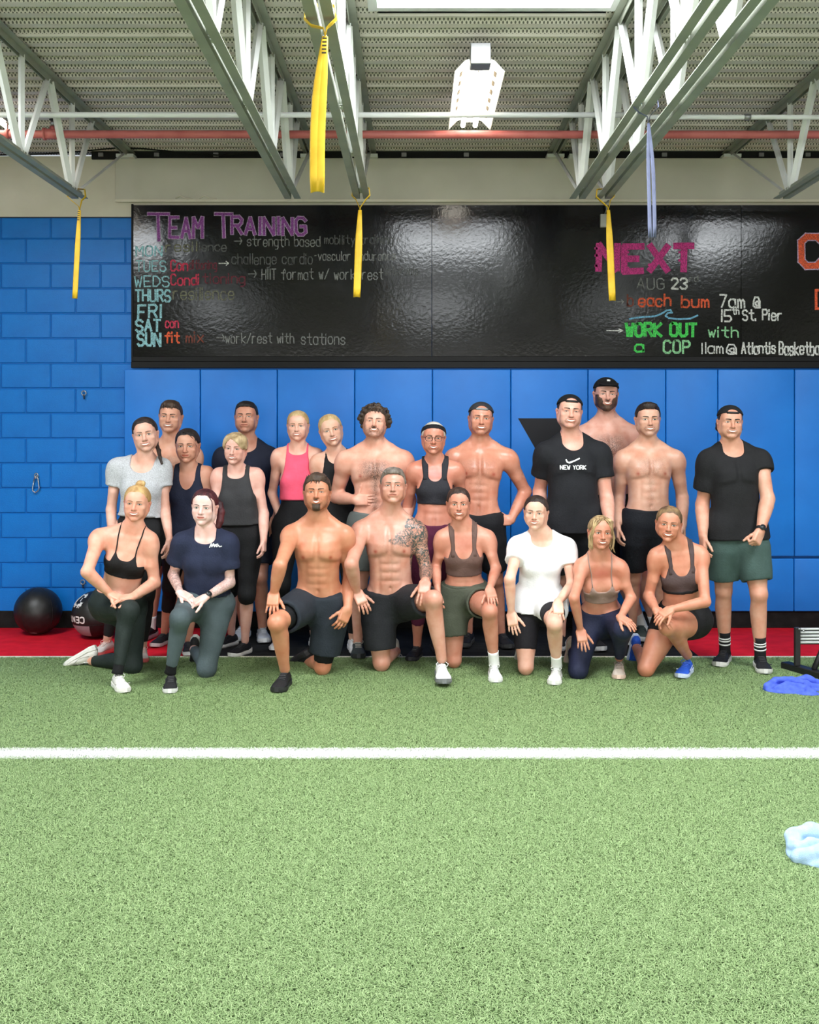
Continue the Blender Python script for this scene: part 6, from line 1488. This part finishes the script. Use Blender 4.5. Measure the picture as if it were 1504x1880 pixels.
# ------------------------------------------------------------------ the group: joints in photo pixels, depths in metres
BLACK, NAVY, WHITE = (26, 26, 28), (30, 35, 54), (236, 238, 242)
DK = ((36, 27, 24), (58, 44, 38)); BLOND = ((186, 152, 102), (218, 192, 146)); BRN = ((56, 41, 33), (82, 62, 48))
PEOPLE = [
 dict(name='grey_tee', fem=True, H=1.69, d=7.55, label='standing woman in heather grey cropped t-shirt at the left end of the back row', head=(267, 799), hh=64, hd=(8, 0, -8), neck=(264, 852), pel=(257, 981), sl=(215, 866), sr=(298, 866),
      el=(204, 936), er=(303, 938), wl=(206, 990), wr=(311, 991), handr='hang', al=(197, 1207), ar=(262, 1219), skin=(226, 174, 148), hair=DK, style='ponytail', hopt=dict(tail=[(.02, .10, .0), (.055, .07, -.06), (.072, .0, -.12), (.08, -.05, -.17), (.086, -.06, -.215)], tr=.017, front=.070),
      wear=[('top', 't_shirt', (168, 170, 174), .26, .42, .012, .020, (.085, .070), .8, .004, .007, 5, .10), ('bottom', 'leggings', (24, 24, 26), .34, .5, .5, 0, .005, 0, 2, .8, True, .9, .9), ('shoes', (208, 198, 194), (226, 112, 112), (230, 190, 180))]),
 dict(name='back_left_man', fem=False, H=1.80, d=8.25, label='shirtless man standing behind the women in grey tee and navy tank', head=(313, 766), hh=58, hd=(2, 0, 3), neck=(313, 820), pel=(312, 951), sl=(270, 840), sr=(356, 840), el=(264, 908), er=(364, 908),
      al=(277, 1178), ar=(332, 1184), skin=(222, 164, 132), hair=BRN, style='short', hopt=dict(front=.072, top=.006, fringe=9, noise=.003), chest=.45, squint=.5, wear=[('bottom', 'shorts', (26, 27, 32), .12, .8, .8, .02), ('socks', (226, 226, 224)), ('shoes', BLACK, (180, 180, 180))]),
 dict(name='navy_tank', fem=True, H=1.62, d=7.85, label='woman in navy scoop-neck tank top standing between grey tee and charcoal tank', head=(344, 819), hh=62, hd=(2, 3, 0), neck=(346, 869), pel=(346, 983), sl=(314, 876), sr=(380, 876), el=(308, 942), er=(385, 942),
      al=(302, 1190), ar=(346, 1206), skin=(206, 150, 120), hair=((28, 22, 22), (48, 38, 36)), style='pulled', hopt=dict(front=.064, temple=.036, wisps=[[(-.02, -.06, .105), (.03, -.082, .085), (.058, -.06, .045), (.072, -.03, -.01)]]), mouth='soft', squint=.55, flush=.3,
      wear=[('top', 'tank_top', NAVY, -.1, 0, .006, .012, (.058, .125), .92, .003, .006, 7), ('bottom', 'capri_leggings', (22, 22, 25), .1, .5, .5, 0, .005, 0, 2, .8, True, .55, .55), ('shoes', (34, 34, 38), (210, 210, 210))]),
 dict(name='charcoal_tank', fem=True, H=1.60, d=7.75, bw=1.08, label='woman with swept blonde hair in charcoal sleeveless top and black capris', head=(432, 824), hh=59, hd=(-5, 2, 4), neck=(435, 873), pel=(440, 988), sl=(402, 879), sr=(470, 879), el=(396, 945), er=(484, 944), wr=(484, 993), handr='hang',
      al=(425, 1193), ar=(450, 1209), tl=(-.6, -1, 0), tr=(-.5, -1, 0), arm=1.12, skin=(232, 178, 156), hair=((150, 122, 84), (214, 190, 150)), browcol=(120, 92, 70), style='bob', mouth='smile', mw=.024, squint=.6,
      wear=[('top', 'tank_top', (52, 52, 54), .22, 0, .008, .022, (.062, .030), .90, .004, .007, 9), ('bottom', 'capri_leggings', (20, 20, 22), .34, .5, .5, 0, .006, .001, 2, .8, True, .16, .16), ('shoes', (24, 24, 26), (214, 212, 208))]),
 dict(name='navy_tee_back', fem=False, H=1.81, d=8.36, label='dark-haired man in navy t-shirt standing behind the charcoal tank woman', head=(452, 767), hh=58, hd=(0, -4, 0), neck=(455, 822), pel=(456, 952), sl=(410, 845), sr=(495, 845), el=(402, 908), er=(499, 908), wr=(499, 958), handr='hang', al=(448, 1178), ar=(482, 1181),
      skin=(208, 148, 118), hair=((24, 20, 20), (44, 38, 36)), style='short', hopt=dict(front=.082, temple=.066, top=.002), mouth='soft', squint=.45, stubble=.3,
      wear=[('top', 't_shirt', (28, 32, 48), -.12, .72, .010, .014, (.070, .045), .8, .003, .007, 11), ('bottom', 'shorts', (28, 30, 40), .0, .8, .8, .02), ('shoes', (190, 196, 204), (226, 228, 230))]),
 dict(name='pink_tank', fem=True, H=1.73, d=8.05, label='woman in bright pink sleeveless top and black leggings', head=(547, 783), hh=56, hd=(0, 0, 0), neck=(547, 831), pel=(547, 966), sl=(512, 844), sr=(581, 844), el=(500, 906), er=(592, 908), wl=(517, 958), handl=dict(d=(.55, -.3, -.75), n=(.6, .6, 0), th=(0, -1, .2), curl=(20, 25, 15)),
      skin=(236, 182, 154), hair=BLOND, browcol=(140, 108, 76), style='pulled', hopt=dict(front=.076, temple=.05), squint=.75, arm=.95,
      wear=[('top', 'tank_top', (238, 88, 116), .36, 0, .006, .012, (.064, .028), .72, .002, .006, 13), ('bottom', 'leggings', (22, 22, 24), .46, .5, .5, 0, .005, 0, 2, .8, True, .9, .9), ('shoes', (206, 208, 212), (236, 236, 236))]),
 dict(name='black_tank', fem=True, H=1.72, d=7.94, label='blonde woman in black tank top beside the pink top', head=(608, 791), hh=59, hd=(6, 0, -13), neck=(618, 840), pel=(618, 969), sl=(583, 855), sr=(651, 852), el=(577, 918), er=(656, 918), skin=(232, 182, 152), hair=BLOND, browcol=(140, 108, 76), style='pulled', hopt=dict(front=.074, temple=.046),
      wear=[('top', 'tank_top', (26, 26, 28), -.1, 0, .006, .010, (.066, .055), .76, .002, .006, 15), ('bottom', 'leggings', (22, 22, 24), .2, .5, .5, 0, .005, 0, 2, .8, True, .9, .9), ('shoes', (222, 222, 222), (236, 236, 236))]),
 dict(name='curly_man', fem=False, H=1.80, d=7.7, label='shirtless man with curly hair and moustache giving a thumbs up', head=(688, 777), hh=59, hd=(0, -9, 3), neck=(690, 826), pel=(690, 963), sl=(636, 850), sr=(741, 850), el=(617, 912), wl=(653, 918), er=(752, 918), wr=(742, 968), arm=1.12, pec=1.25, abs=.6,
      handl=dict(d=(1, -.30, .02), n=(-.1, 1, -.1), th=(0, 0, 1), curls=[(8, 22, 12), (12, 26, 14), (16, 30, 16), (22, 34, 18)], thumb_dir=(.18, -.1, 1)), al=(657, 1210), ar=(703, 1190), tl=(.1, -1, 0), skin=(228, 168, 140), hair=((50, 38, 31), (84, 66, 52)), style='curly', beard='mustache', stubble=.65, chest=.95, mw=.022, squint=.5,
      wear=[('bottom', 'shorts', (92, 98, 96), .15, .72, .72, .022, .005, .002), ('shoes', (58, 66, 68), (44, 48, 50), (190, 186, 176))]),
 dict(name='headband', fem=True, H=1.68, d=7.6, label='woman with black headband and dark glasses in a black sports bra', head=(796, 805), hh=61, hd=(0, 0, 2), neck=(799, 853), pel=(796, 981), sl=(762, 870), sr=(838, 870), el=(748, 930), er=(850, 930), arm=1.05, abs=.7, al=(766, 1216), ar=(800, 1203), skin=(208, 138, 110), wet=.6, flush=.75, hair=((196, 188, 176), (224, 218, 206)), browcol=(110, 84, 66), style='headband', glasses=True, mw=.025, squint=.55,
      wear=[('bra', 'sports_bra', (36, 36, 42), .44, .765, .064, .018, .15, .66), ('bottom', 'leggings', (92, 34, 62), .14, .5, .5, 0, .005, 0, 2, .8, True, .6, .6), ('shoes', (30, 30, 34), (40, 40, 44))]),
 dict(name='akimbo', fem=False, H=1.81, d=7.85, label='shirtless man in backwards grey cap with hand on hip', head=(883, 770), hh=61, hd=(0, -2, 3), neck=(881, 822), pel=(876, 958), sl=(834, 846), sr=(931, 846), el=(820, 912), er=(965, 903), wr=(937, 955), handr=dict(d=(-1, -.30, -.02), n=(.1, 1, -.2), th=(0, 0, 1), curl=(12, 18, 12), spread=1.8), arm=1.06, pec=1.15, abs=.75, chest=.35, wet=1.0,
      skin=(214, 146, 116), hair=BRN, style='cap', hopt=dict(col=(48, 48, 52), strap=(150, 150, 150), z=.056), stubble=.3, jaw=1.05, mw=.028, al=(860, 1190), ar=(920, 1192), wear=[('bottom', 'shorts', (28, 28, 32), .09, .82, .82, .018), ('shoes', BLACK, (60, 60, 60))]),
 dict(name='new_york', fem=False, H=1.87, d=7.75, label='man in black t-shirt printed NEW YORK and backwards black cap', head=(1046, 757), hh=63, hd=(0, -2, 4), neck=(1050, 814), pel=(1052, 952), sl=(1004, 838), sr=(1099, 838), el=(991, 902), wl=(992, 955), er=(1114, 915), wr=(1120, 965), arm=1.08, ww=1.06, skin=(232, 172, 146), hair=DK, style='cap', hopt=dict(col=(20, 20, 22), z=.058), stubble=.2, squint=.45, mw=.030,
      al=(1030, 1196), ar=(1085, 1196), wear=[('top', 't_shirt', (28, 29, 33), -.18, .55, .012, .020, (.074, .060), .8, .004, .008, 17), ('bottom', 'shorts', (26, 27, 31), .0, .85, .85, .022),
            ('print', strokes('NEW YORK', 1028.5, 1075.5, 861.5, 854.5, .1), 1.7, 7.62, (232, 232, 232)), ('print', [[(1039.5, 844), (1041, 848), (1045, 849.5), (1050, 848)], [(1045, 849), (1050, 847.6), (1056, 845.6), (1064, 841.5)]], 2.6, 7.62, (236, 236, 236), 'swoosh_print'), ('shoes', BLACK, (200, 200, 200))]),
 dict(name='tall_cap', fem=False, H=2.0, d=8.25, label='tall bearded shirtless man in a forward black cap at the very back', head=(1113, 725), hh=61, hd=(-2, 0, 2), neck=(1116, 780), pel=(1116, 927), sl=(1072, 804), sr=(1161, 804), el=(1062, 880), er=(1172, 880), skin=(224, 168, 144), hair=((66, 46, 36), (96, 70, 54)), style='cap', hopt=dict(col=(20, 20, 22), back=False, z=.050, tilt=.1), beard='full', stubble=.6, chest=.9, mw=.022, squint=.55,
      wear=[('bottom', 'shorts', (28, 30, 32), .12, .8, .8, .02), ('socks', (226, 226, 224)), ('shoes', (60, 70, 66), (200, 200, 200))], al=(1178, 1178), ar=(1205, 1180)),
 dict(name='black_shorts_man', fem=False, H=1.80, d=7.95, label='short-haired shirtless man in loose black shorts beside the black NEW YORK tee', head=(1190, 771), hh=62, hd=(-2, 0, 0), neck=(1190, 822), pel=(1190, 957), sl=(1145, 848), sr=(1240, 848), el=(1137, 913), wl=(1133, 966), handl='hang', er=(1253, 913), wr=(1254, 964), arm=1.05, pec=1.15, abs=.55, chest=.4, wet=.7, ww=1.03, skin=(226, 172, 142), hair=DK, style='short', hopt=dict(front=.080, temple=.066, quiff=True, noise=.004, nf=150), stubble=.3, mw=.027,
      al=(1160, 1186), ar=(1218, 1186), wear=[('bottom', 'shorts', (24, 26, 32), .15, .82, .82, .026, .005, .003), ('shoes', (34, 36, 38), (190, 190, 190))]),
 dict(name='green_shorts', fem=False, H=1.79, d=7.38, label='man in black t-shirt, green shorts and striped socks at the right end', head=(1341, 776), hh=61, hd=(-4, 0, 2), neck=(1345, 830), pel=(1351, 971), sl=(1303, 852), sr=(1393, 852), el=(1290, 926), wl=(1291, 984), handl='hang', er=(1410, 916, 7.4), wr=(1396, 976, 7.16), handr=dict(d=(-.45, -.35, -.8), n=(-.4, .8, .2), th=(-.6, -.8, 0), curls=[(62, 75, 45)] * 4, thumb_in=.6, thumb_out=.2), arm=1.08,
      al=(1331, 1226), ar=(1396, 1238), tl=(-.5, -1, 0), tr=(-.12, -1, 0), skin=(214, 156, 126), hair=((28, 23, 22), (50, 40, 36)), style='cap', hopt=dict(col=(22, 22, 24), z=.056, nape=True), mw=.029, browt=1.25,
      wear=[('top', 't_shirt', (26, 26, 28), -.13, .66, .012, .018, (.072, .045), .8, .003, .008, 19, 0.0, .85, None, True, (.66, .30)), ('bottom', 'shorts', (62, 82, 78), .02, .80, .80, .028, .005, .003), ('socks', (24, 24, 26), 'lr', .70, [.80, .84, .90]), ('shoes', (26, 26, 28), (222, 220, 216), None, (70, 70, 72)), ('watch', 'r')]),
 # ---- kneeling row
 dict(name='blonde_bun', fem=True, H=1.68, d=7.18, dn=-.14, label='kneeling woman with blonde topknot in black strappy bra and dark green leggings', head=(251, 925), hh=66, hd=(4, 0, 5), neck=(242, 978), pel=(216, 1110), sl=(182, 994), sr=(274, 1000), el=(160, 1050, 7.06), wl=(203, 1091, 6.88), er=(284, 1070, 7.05), wr=(243, 1096, 6.87), htw=10,
      handl=dict(d=(.9, -.25, -.35), n=(.1, .25, -1), th=(0, -1, .1), curl=(10, 12, 8)), handr=dict(d=(-.85, -.3, -.1), n=(0, .3, -1), th=(0, -1, 0), curl=(18, 20, 10)), legl='front', kl=(237, 1120), al=(217, 1228), toel=(232, 1276), legr='kneel', kr=(240, 1240), ar=(168, 1213, 'f'), rfr=((-.82, .05, -.50), (.45, -.25, -.85)),
      arm=1.12, bust=1.2, skin=(232, 168, 138), hair=((176, 136, 84), (216, 182, 126)), browcol=(128, 92, 62), style='bun', hopt=dict(bun=(.012, .02, .138), front=.072), mw=.029, squint=.6,
      wear=[('bra', 'strappy_bra', (24, 23, 25), .46, .69, .064, .0045, .10, .66), ('bottom', 'leggings', (34, 42, 40), .17, .5, .5, 0, .005, 0, 2, .7, True, .93, .93), ('socks', (24, 24, 26), 'l'), ('shoes', (222, 218, 212), (238, 236, 230), (236, 234, 230), (196, 192, 186))]),
 dict(name='navy_tee_kneel', fem=True, H=1.66, d=7.15, dn=-.10, label='kneeling woman with dark red hair in navy t-shirt and grey-green leggings', head=(375, 932), hh=66, hd=(-3, 0, 3), neck=(378, 986), pel=(378, 1108), sl=(336, 1003), sr=(419, 1005), el=(318, 1056, 7.08), wl=(331, 1089, 6.90), er=(422, 1070, 7.06), wr=(377, 1097, 6.87),
      handl=dict(d=(.8, -.3, -.35), n=(.1, .25, -1), th=(0, -1, 0), curl=(12, 15, 10)), handr=dict(d=(-.85, -.25, -.42), n=(0, .35, -1), th=(.2, -1, -.3), curl=(14, 18, 12), spread=1.4), legl='front', kl=(331, 1134), al=(314, 1228), toel=(313, 1276), legr='kneel', kr=(377, 1247), ar=(356, 1192, 'f'),
      skin=(240, 198, 182), hair=((52, 22, 28), (94, 36, 42)), browcol=(70, 44, 40), style='ponytail', hopt=dict(front=.078, temple=.058, tail=[(.03, .09, .05), (.075, .08, .02), (.098, .06, -.03), (.098, .045, -.09), (.09, .04, -.125)], tr=.032, wisps=[[(.03, -.07, .10), (.062, -.06, .05), (.068, -.05, -.01), (.066, -.055, -.03)]]), mouth='soft', eye=(80, 88, 84),
      ink=[('elwl', .06, .55), ('erwr', .06, .35)], wear=[('top', 't_shirt', (34, 40, 62), .18, .62, .012, .016, (.070, .040), .8, .003, .008, 21, 0.0, .85, None, True, None, .020), ('bottom', 'leggings', (74, 86, 90), .24, .5, .5, 0, .005, 0, 2, .7, True, .93, .93),
            ('print', [[(383, 1006), (386, 999), (387, 1005), (390, 999), (392, 1005), (394, 1001), (396, 1005), (399, 1002), (401, 1005), (405, 1004)], [(388, 1003), (398, 1000)]], 2.0, 6.95, (226, 228, 230)), ('socks', (20, 20, 22), 'l'), ('shoes', (34, 34, 36), (226, 226, 224), None, (64, 64, 66)), ('watch', 'r')]),
 dict(name='messy_hair', fem=False, H=1.75, d=7.14, dn=-.10, label='kneeling shirtless man with messy brown hair in dark slate shorts', head=(582, 906), hh=67, hd=(2, -8, 0), neck=(584, 964), pel=(586, 1106), sl=(536, 988), sr=(633, 989), el=(514, 1038, 7.04), wl=(503, 1090, 6.80), er=(642, 1055, 7.12), wr=(638, 1118, 7.0),
      handl=dict(d=(-.02, -.60, -.75), n=(0, .75, -.6), th=(1, 0, 0), curl=(14, 18, 10), spread=1.7), handr=dict(d=(-.38, -.22, -.9), n=(-.45, .85, 0), th=(-1, -.3, 0), curl=(16, 26, 16), spread=1.3), legl='front', kl=(508, 1143), al=(523, 1228), toel=(512, 1273), legr='kneel', kr=(591, 1243), ar=(566, 1216, 'f'), rfr=((-.6, .5, -.45), (.3, .2, -.9)),
      pec=1.15, abs=.6, skin=(206, 138, 102), wet=.35, hair=((58, 43, 34), (92, 72, 56)), style='short', hopt=dict(front=.078, temple=.062, side=.012, top=.010, tufts=46, tl=.030, fringe=6, noise=.005, nf=130, tr=.006), beard='goatee', stubble=.5, mw=.020, squint=.5,
      wear=[('bottom', 'compression_shorts', (18, 18, 20), .05, .84, .93, 0, .004), ('bottom', 'shorts', (38, 44, 52), .11, .74, .80, .034, .005, .004), ('shoes', (30, 30, 32), (38, 38, 40))]),
 dict(name='tattoo_man', fem=False, H=1.80, d=7.30, dn=-.06, label='kneeling shirtless grey-haired man with a tattooed arm and white sneaker', head=(722, 894), hh=65, hd=(0, -8, 0), neck=(716, 952), pel=(718, 1106), sl=(664, 980), sr=(764, 980), el=(645, 1036, 7.30), wl=(655, 1087, 7.10), er=(783, 1048, 7.22), wr=(781, 1068, 6.98),
      handl=dict(d=(.42, -.35, -.75), n=(-.15, .85, -.5), th=(.9, 0, .5), curl=(14, 20, 12), spread=1.2), handr=dict(d=(-.12, -.55, -.75), n=(0, .75, -.6), th=(-1, 0, .2), curl=(12, 18, 10), spread=1.2), legl='kneel', kl=(700, 1236), al=(727, 1196, 'f'), rfl=((.08, .25, -1), (.3, -1, -.2)), legr='front', kr=(796, 1100), ar=(811, 1209), toer=(816, 1263),
      pec=1.15, abs=1.0, chest=.2, skin=(210, 152, 126), wet=.75, hair=((98, 88, 80), (146, 136, 126)), browcol=(104, 90, 78), style='short', hopt=dict(front=.084, temple=.068, top=.008, noise=.004, nf=170, tufts=20, tl=.016), mouth='neutral', squint=.5, facew=1.02, ink=[('srer', .10, 1.0), ('erwr', .075, .95), ((.115, .80, .085, .055), 0, .95), ((.05, .775, .06, .022), 0, .8)], inkcol=(62, 74, 72),
      wear=[('bottom', 'shorts', (32, 33, 37), .13, .78, .76, .030, .005, .003), ('shoes', (236, 236, 234), (120, 122, 124), (240, 240, 240), None, 'r'), ('shoes', (168, 164, 156), (190, 186, 178), (206, 202, 194), None, 'l')]),
 dict(name='brown_bra_olive', fem=True, H=1.68, d=7.36, dn=-.12, label='kneeling woman in brown scoop sports bra and olive running shorts', head=(842, 926), hh=60, hd=(0, 0, 0), neck=(850, 974), pel=(853, 1097), sl=(813, 996), sr=(895, 996), el=(800, 1042, 7.28), wl=(803, 1080, 7.05), er=(911, 1044, 7.22), wr=(899, 1082, 7.0),
      handr=dict(d=(.12, -.6, -.45), n=(0, .5, -.9), th=(-1, 0, -.2), curl=(14, 20, 12)), legl='kneel', kl=(834, 1231), legr='front', kr=(899, 1121), ar=(907, 1213), toer=(912, 1256), abs=.45, skin=(206, 140, 112), flush=.35, hair=((44, 32, 28), (70, 52, 44)), style='pulled', hopt=dict(front=.072, temple=.044), mw=.027, bust=.8,
      wear=[('bra', 'sports_bra', (94, 72, 66), .39, .655, .070, .013, .20, .66), ('bottom', 'running_shorts', (76, 80, 68), .22, .60, .42, .020, .005, .003), ('band', 'waistband', (70, 74, 62), .18, .25), ('socks', (238, 238, 236), 'r'), ('shoes', (234, 234, 230), (240, 240, 238), (226, 226, 224))]),
 dict(name='white_tee', fem=True, H=1.66, d=7.25, dn=-.12, label='kneeling woman in white t-shirt and black bike shorts', head=(984, 942), hh=62, hd=(-12, 0, 3), neck=(994, 990), pel=(988, 1106), sl=(951, 1010), sr=(1040, 1013), el=(936, 1064, 7.12), wl=(939, 1126, 6.98), er=(1051, 1073, 7.10), wr=(1024, 1107, 6.88),
      handl=dict(d=(.12, -.28, -.95), n=(.35, .9, -.2), th=(1, -.3, 0), curl=(10, 12, 8), spread=1.5), handr=dict(d=(0, -.55, -.75), n=(0, .75, -.6), th=(-1, 0, 0), curl=(12, 16, 10), spread=1.5), legl='kneel', kl=(967, 1244), legr='front', kr=(1018, 1144), ar=(1022, 1217), toer=(1018, 1261), skin=(232, 180, 152), hair=((40, 30, 27), (64, 48, 42)), style='ponytail',
      hopt=dict(front=.074, temple=.05, tail=[(.03, .10, .0), (.055, .08, -.05), (.06, .07, -.10)], tr=.018), mw=.026, squint=.6, bust=1.1,
      wear=[('top', 't_shirt', (236, 238, 242), -.06, .46, .008, .012, (.070, .045), .8, .003, .006, 23, 0.0, .9, None, True, None, .010), ('bottom', 'bike_shorts', (30, 28, 33), .1, .74, .78, 0, .005), ('socks', (238, 238, 236), 'r'), ('shoes', (212, 210, 204), (232, 230, 226), (236, 236, 234), (186, 184, 178))]),
 dict(name='taupe_bra', fem=True, H=1.62, d=7.24, dn=-.20, label='kneeling blonde woman with loose locks in taupe bra and navy leggings', head=(1103, 978), hh=62, hd=(2, 0, 3), neck=(1101, 1026), pel=(1104, 1138), sl=(1069, 1048), sr=(1138, 1050), el=(1054, 1098, 7.05), wl=(1066, 1157, 6.95), er=(1159, 1098, 7.02), wr=(1139, 1134, 6.84), adep=.15,
      handl=dict(d=(.1, -.45, -.85), n=(.1, .75, -.6), th=(1, 0, 0), curl=(10, 14, 8), spread=1.5), handr=dict(d=(.55, -.65, -.3), n=(0, .3, -1), th=(-.7, -.8, 0), curl=(12, 18, 10), spread=1.3), legl='kneel', kl=(1064, 1250), legr='front', kr=(1144, 1155), ar=(1137, 1207), toer=(1137, 1249), skin=(204, 138, 108), flush=.7, hair=((120, 92, 62), (206, 178, 132)), browcol=(112, 82, 58), style='loose', mw=.027, bust=1.25, arm=.95,
      wear=[('bra', 'strappy_bra', (150, 126, 116), .40, .60, .066, .0042, .12, .60), ('bottom', 'leggings', (32, 36, 60), .22, .5, .5, 0, .005, 0, 2, .7, True, .93, .93), ('shoes', (204, 190, 176), (226, 196, 180), (150, 138, 128))]),
 dict(name='brown_bra_right', fem=True, H=1.70, d=7.22, dn=-.15, label='kneeling woman in dark brown bra and black shorts with blue sneaker', head=(1228, 963), hh=65, hd=(-12, 0, 6), neck=(1246, 1007), pel=(1254, 1138), sl=(1206, 1030), sr=(1286, 1026), el=(1191, 1095, 7.06), wl=(1206, 1121, 6.88), er=(1295, 1105, 7.06), wr=(1232, 1119, 6.84), adep=.14, htw=-14,
      handl=dict(d=(.65, -.35, -.55), n=(.2, .5, -.8), th=(0, -1, .2), curl=(10, 14, 8)), handr=dict(d=(-.8, -.3, -.42), n=(0, .4, -1), th=(0, -1, .2), curl=(14, 18, 12), spread=1.3), legl='kneel', kl=(1190, 1247), legr='front', kr=(1226, 1150), ar=(1262, 1202), toer=(1252, 1248), leg=1.08, skin=(206, 138, 106), hair=((92, 70, 52), (156, 126, 88)), browcol=(96, 70, 52), style='lowbun', hopt=dict(front=.072, temple=.046, bs=1), mw=.027, bust=.85,
      wear=[('bra', 'sports_bra', (76, 62, 62), .47, .70, .068, .012, .18, .68), ('band', 'bra_band', (24, 22, 24), .455, .50, .009), ('bottom', 'shorts', (24, 23, 25), .26, .36, .40, 0, .006), ('shoes', (38, 82, 186), (204, 216, 238), (66, 108, 210), (220, 228, 240))]),
]
for _sp in PEOPLE:
    if globals().get('ONLY') and _sp['name'] not in ONLY: continue
    build_person(_sp)
flush()
# ------------------------------------------------------------------ towels
def towel(cx, cy, base, folds, col, col2, label, seed):
    m = add_noise(new_mat('terry_cloth', col, 0.95, 0, 0.1), col2, 30, 4, .35, .7, .8, 420, .004)
    P = [ell((cx + x, cy + y, z), r, rot(a, 0, 0), k=.018) for (x, y, z, r, a) in base]
    for pts, r in folds:
        for a, b in zip(pts, pts[1:]): P.append(limb((cx + a[0], cy + a[1], a[2]), (cx + b[0], cy + b[1], b[2]), [0, 1], [r, r], k=.011))
    lo, hi = bounds(P, .02); lo[2] = -.006; ax = axes(lo, hi, .0052); D_ = field(P, ax); x, y, z = full(ax)
    D_ = D_ - f32(.0055) * wob(x, y, z, 75, seed, 6) - f32(.0022) * wob(x, y, z, 190, seed + 1, 6)
    D_ = np.maximum(D_, f32(.002) - z); D_[:, :, 0] = .05
    V, Fq = surface_nets(D_.astype(f32), ax)
    return tag(mesh_np('towel', V, Fq, m, None, True), label, 'towel', 'towels dropped on the turf')
towel(2.37, 6.72, [(-.09, .0, .01, (.13, .10, .028), 0), (.10, .03, .01, (.15, .07, .024), -8), (.0, -.07, .008, (.10, .06, .018), -35)],
      [([(-.20, .0, .03), (-.12, .07, .05), (-.02, .06, .055), (.05, .02, .04), (.02, -.10, .02)], .022), ([(-.16, -.05, .03), (-.08, -.02, .05), (.0, -.03, .035), (.05, -.12, .015)], .018), ([(.02, .09, .05), (.08, .10, .06), (.13, .05, .045), (.22, .03, .025), (.30, .05, .018)], .020), ([(.06, .0, .035), (.14, -.01, .03), (.24, .0, .02)], .016)],
      srgb(92, 116, 226), srgb(76, 98, 206), 'crumpled royal blue towel lying on turf beside the black stand', 4)
towel(1.535, 4.10, [(0, 0, .012, (.135, .12, .034), 0), (.05, -.06, .01, (.12, .07, .03), 10), (.08, .05, .012, (.10, .09, .034), 0)],
      [([(-.10, .02, .035), (-.08, .09, .05), (.0, .115, .058), (.07, .10, .05), (.10, .04, .04)], .030), ([(-.10, .0, .04), (-.04, .01, .055), (.02, -.01, .05), (.08, .0, .045)], .018), ([(-.11, -.05, .025), (-.03, -.07, .045), (.06, -.06, .05), (.14, -.04, .04)], .030), ([(.03, .05, .045), (.09, .03, .05), (.16, .05, .04)], .017)],
      srgb(168, 200, 236), srgb(190, 216, 244), 'crumpled pale blue towel lying alone on the near turf', 11)
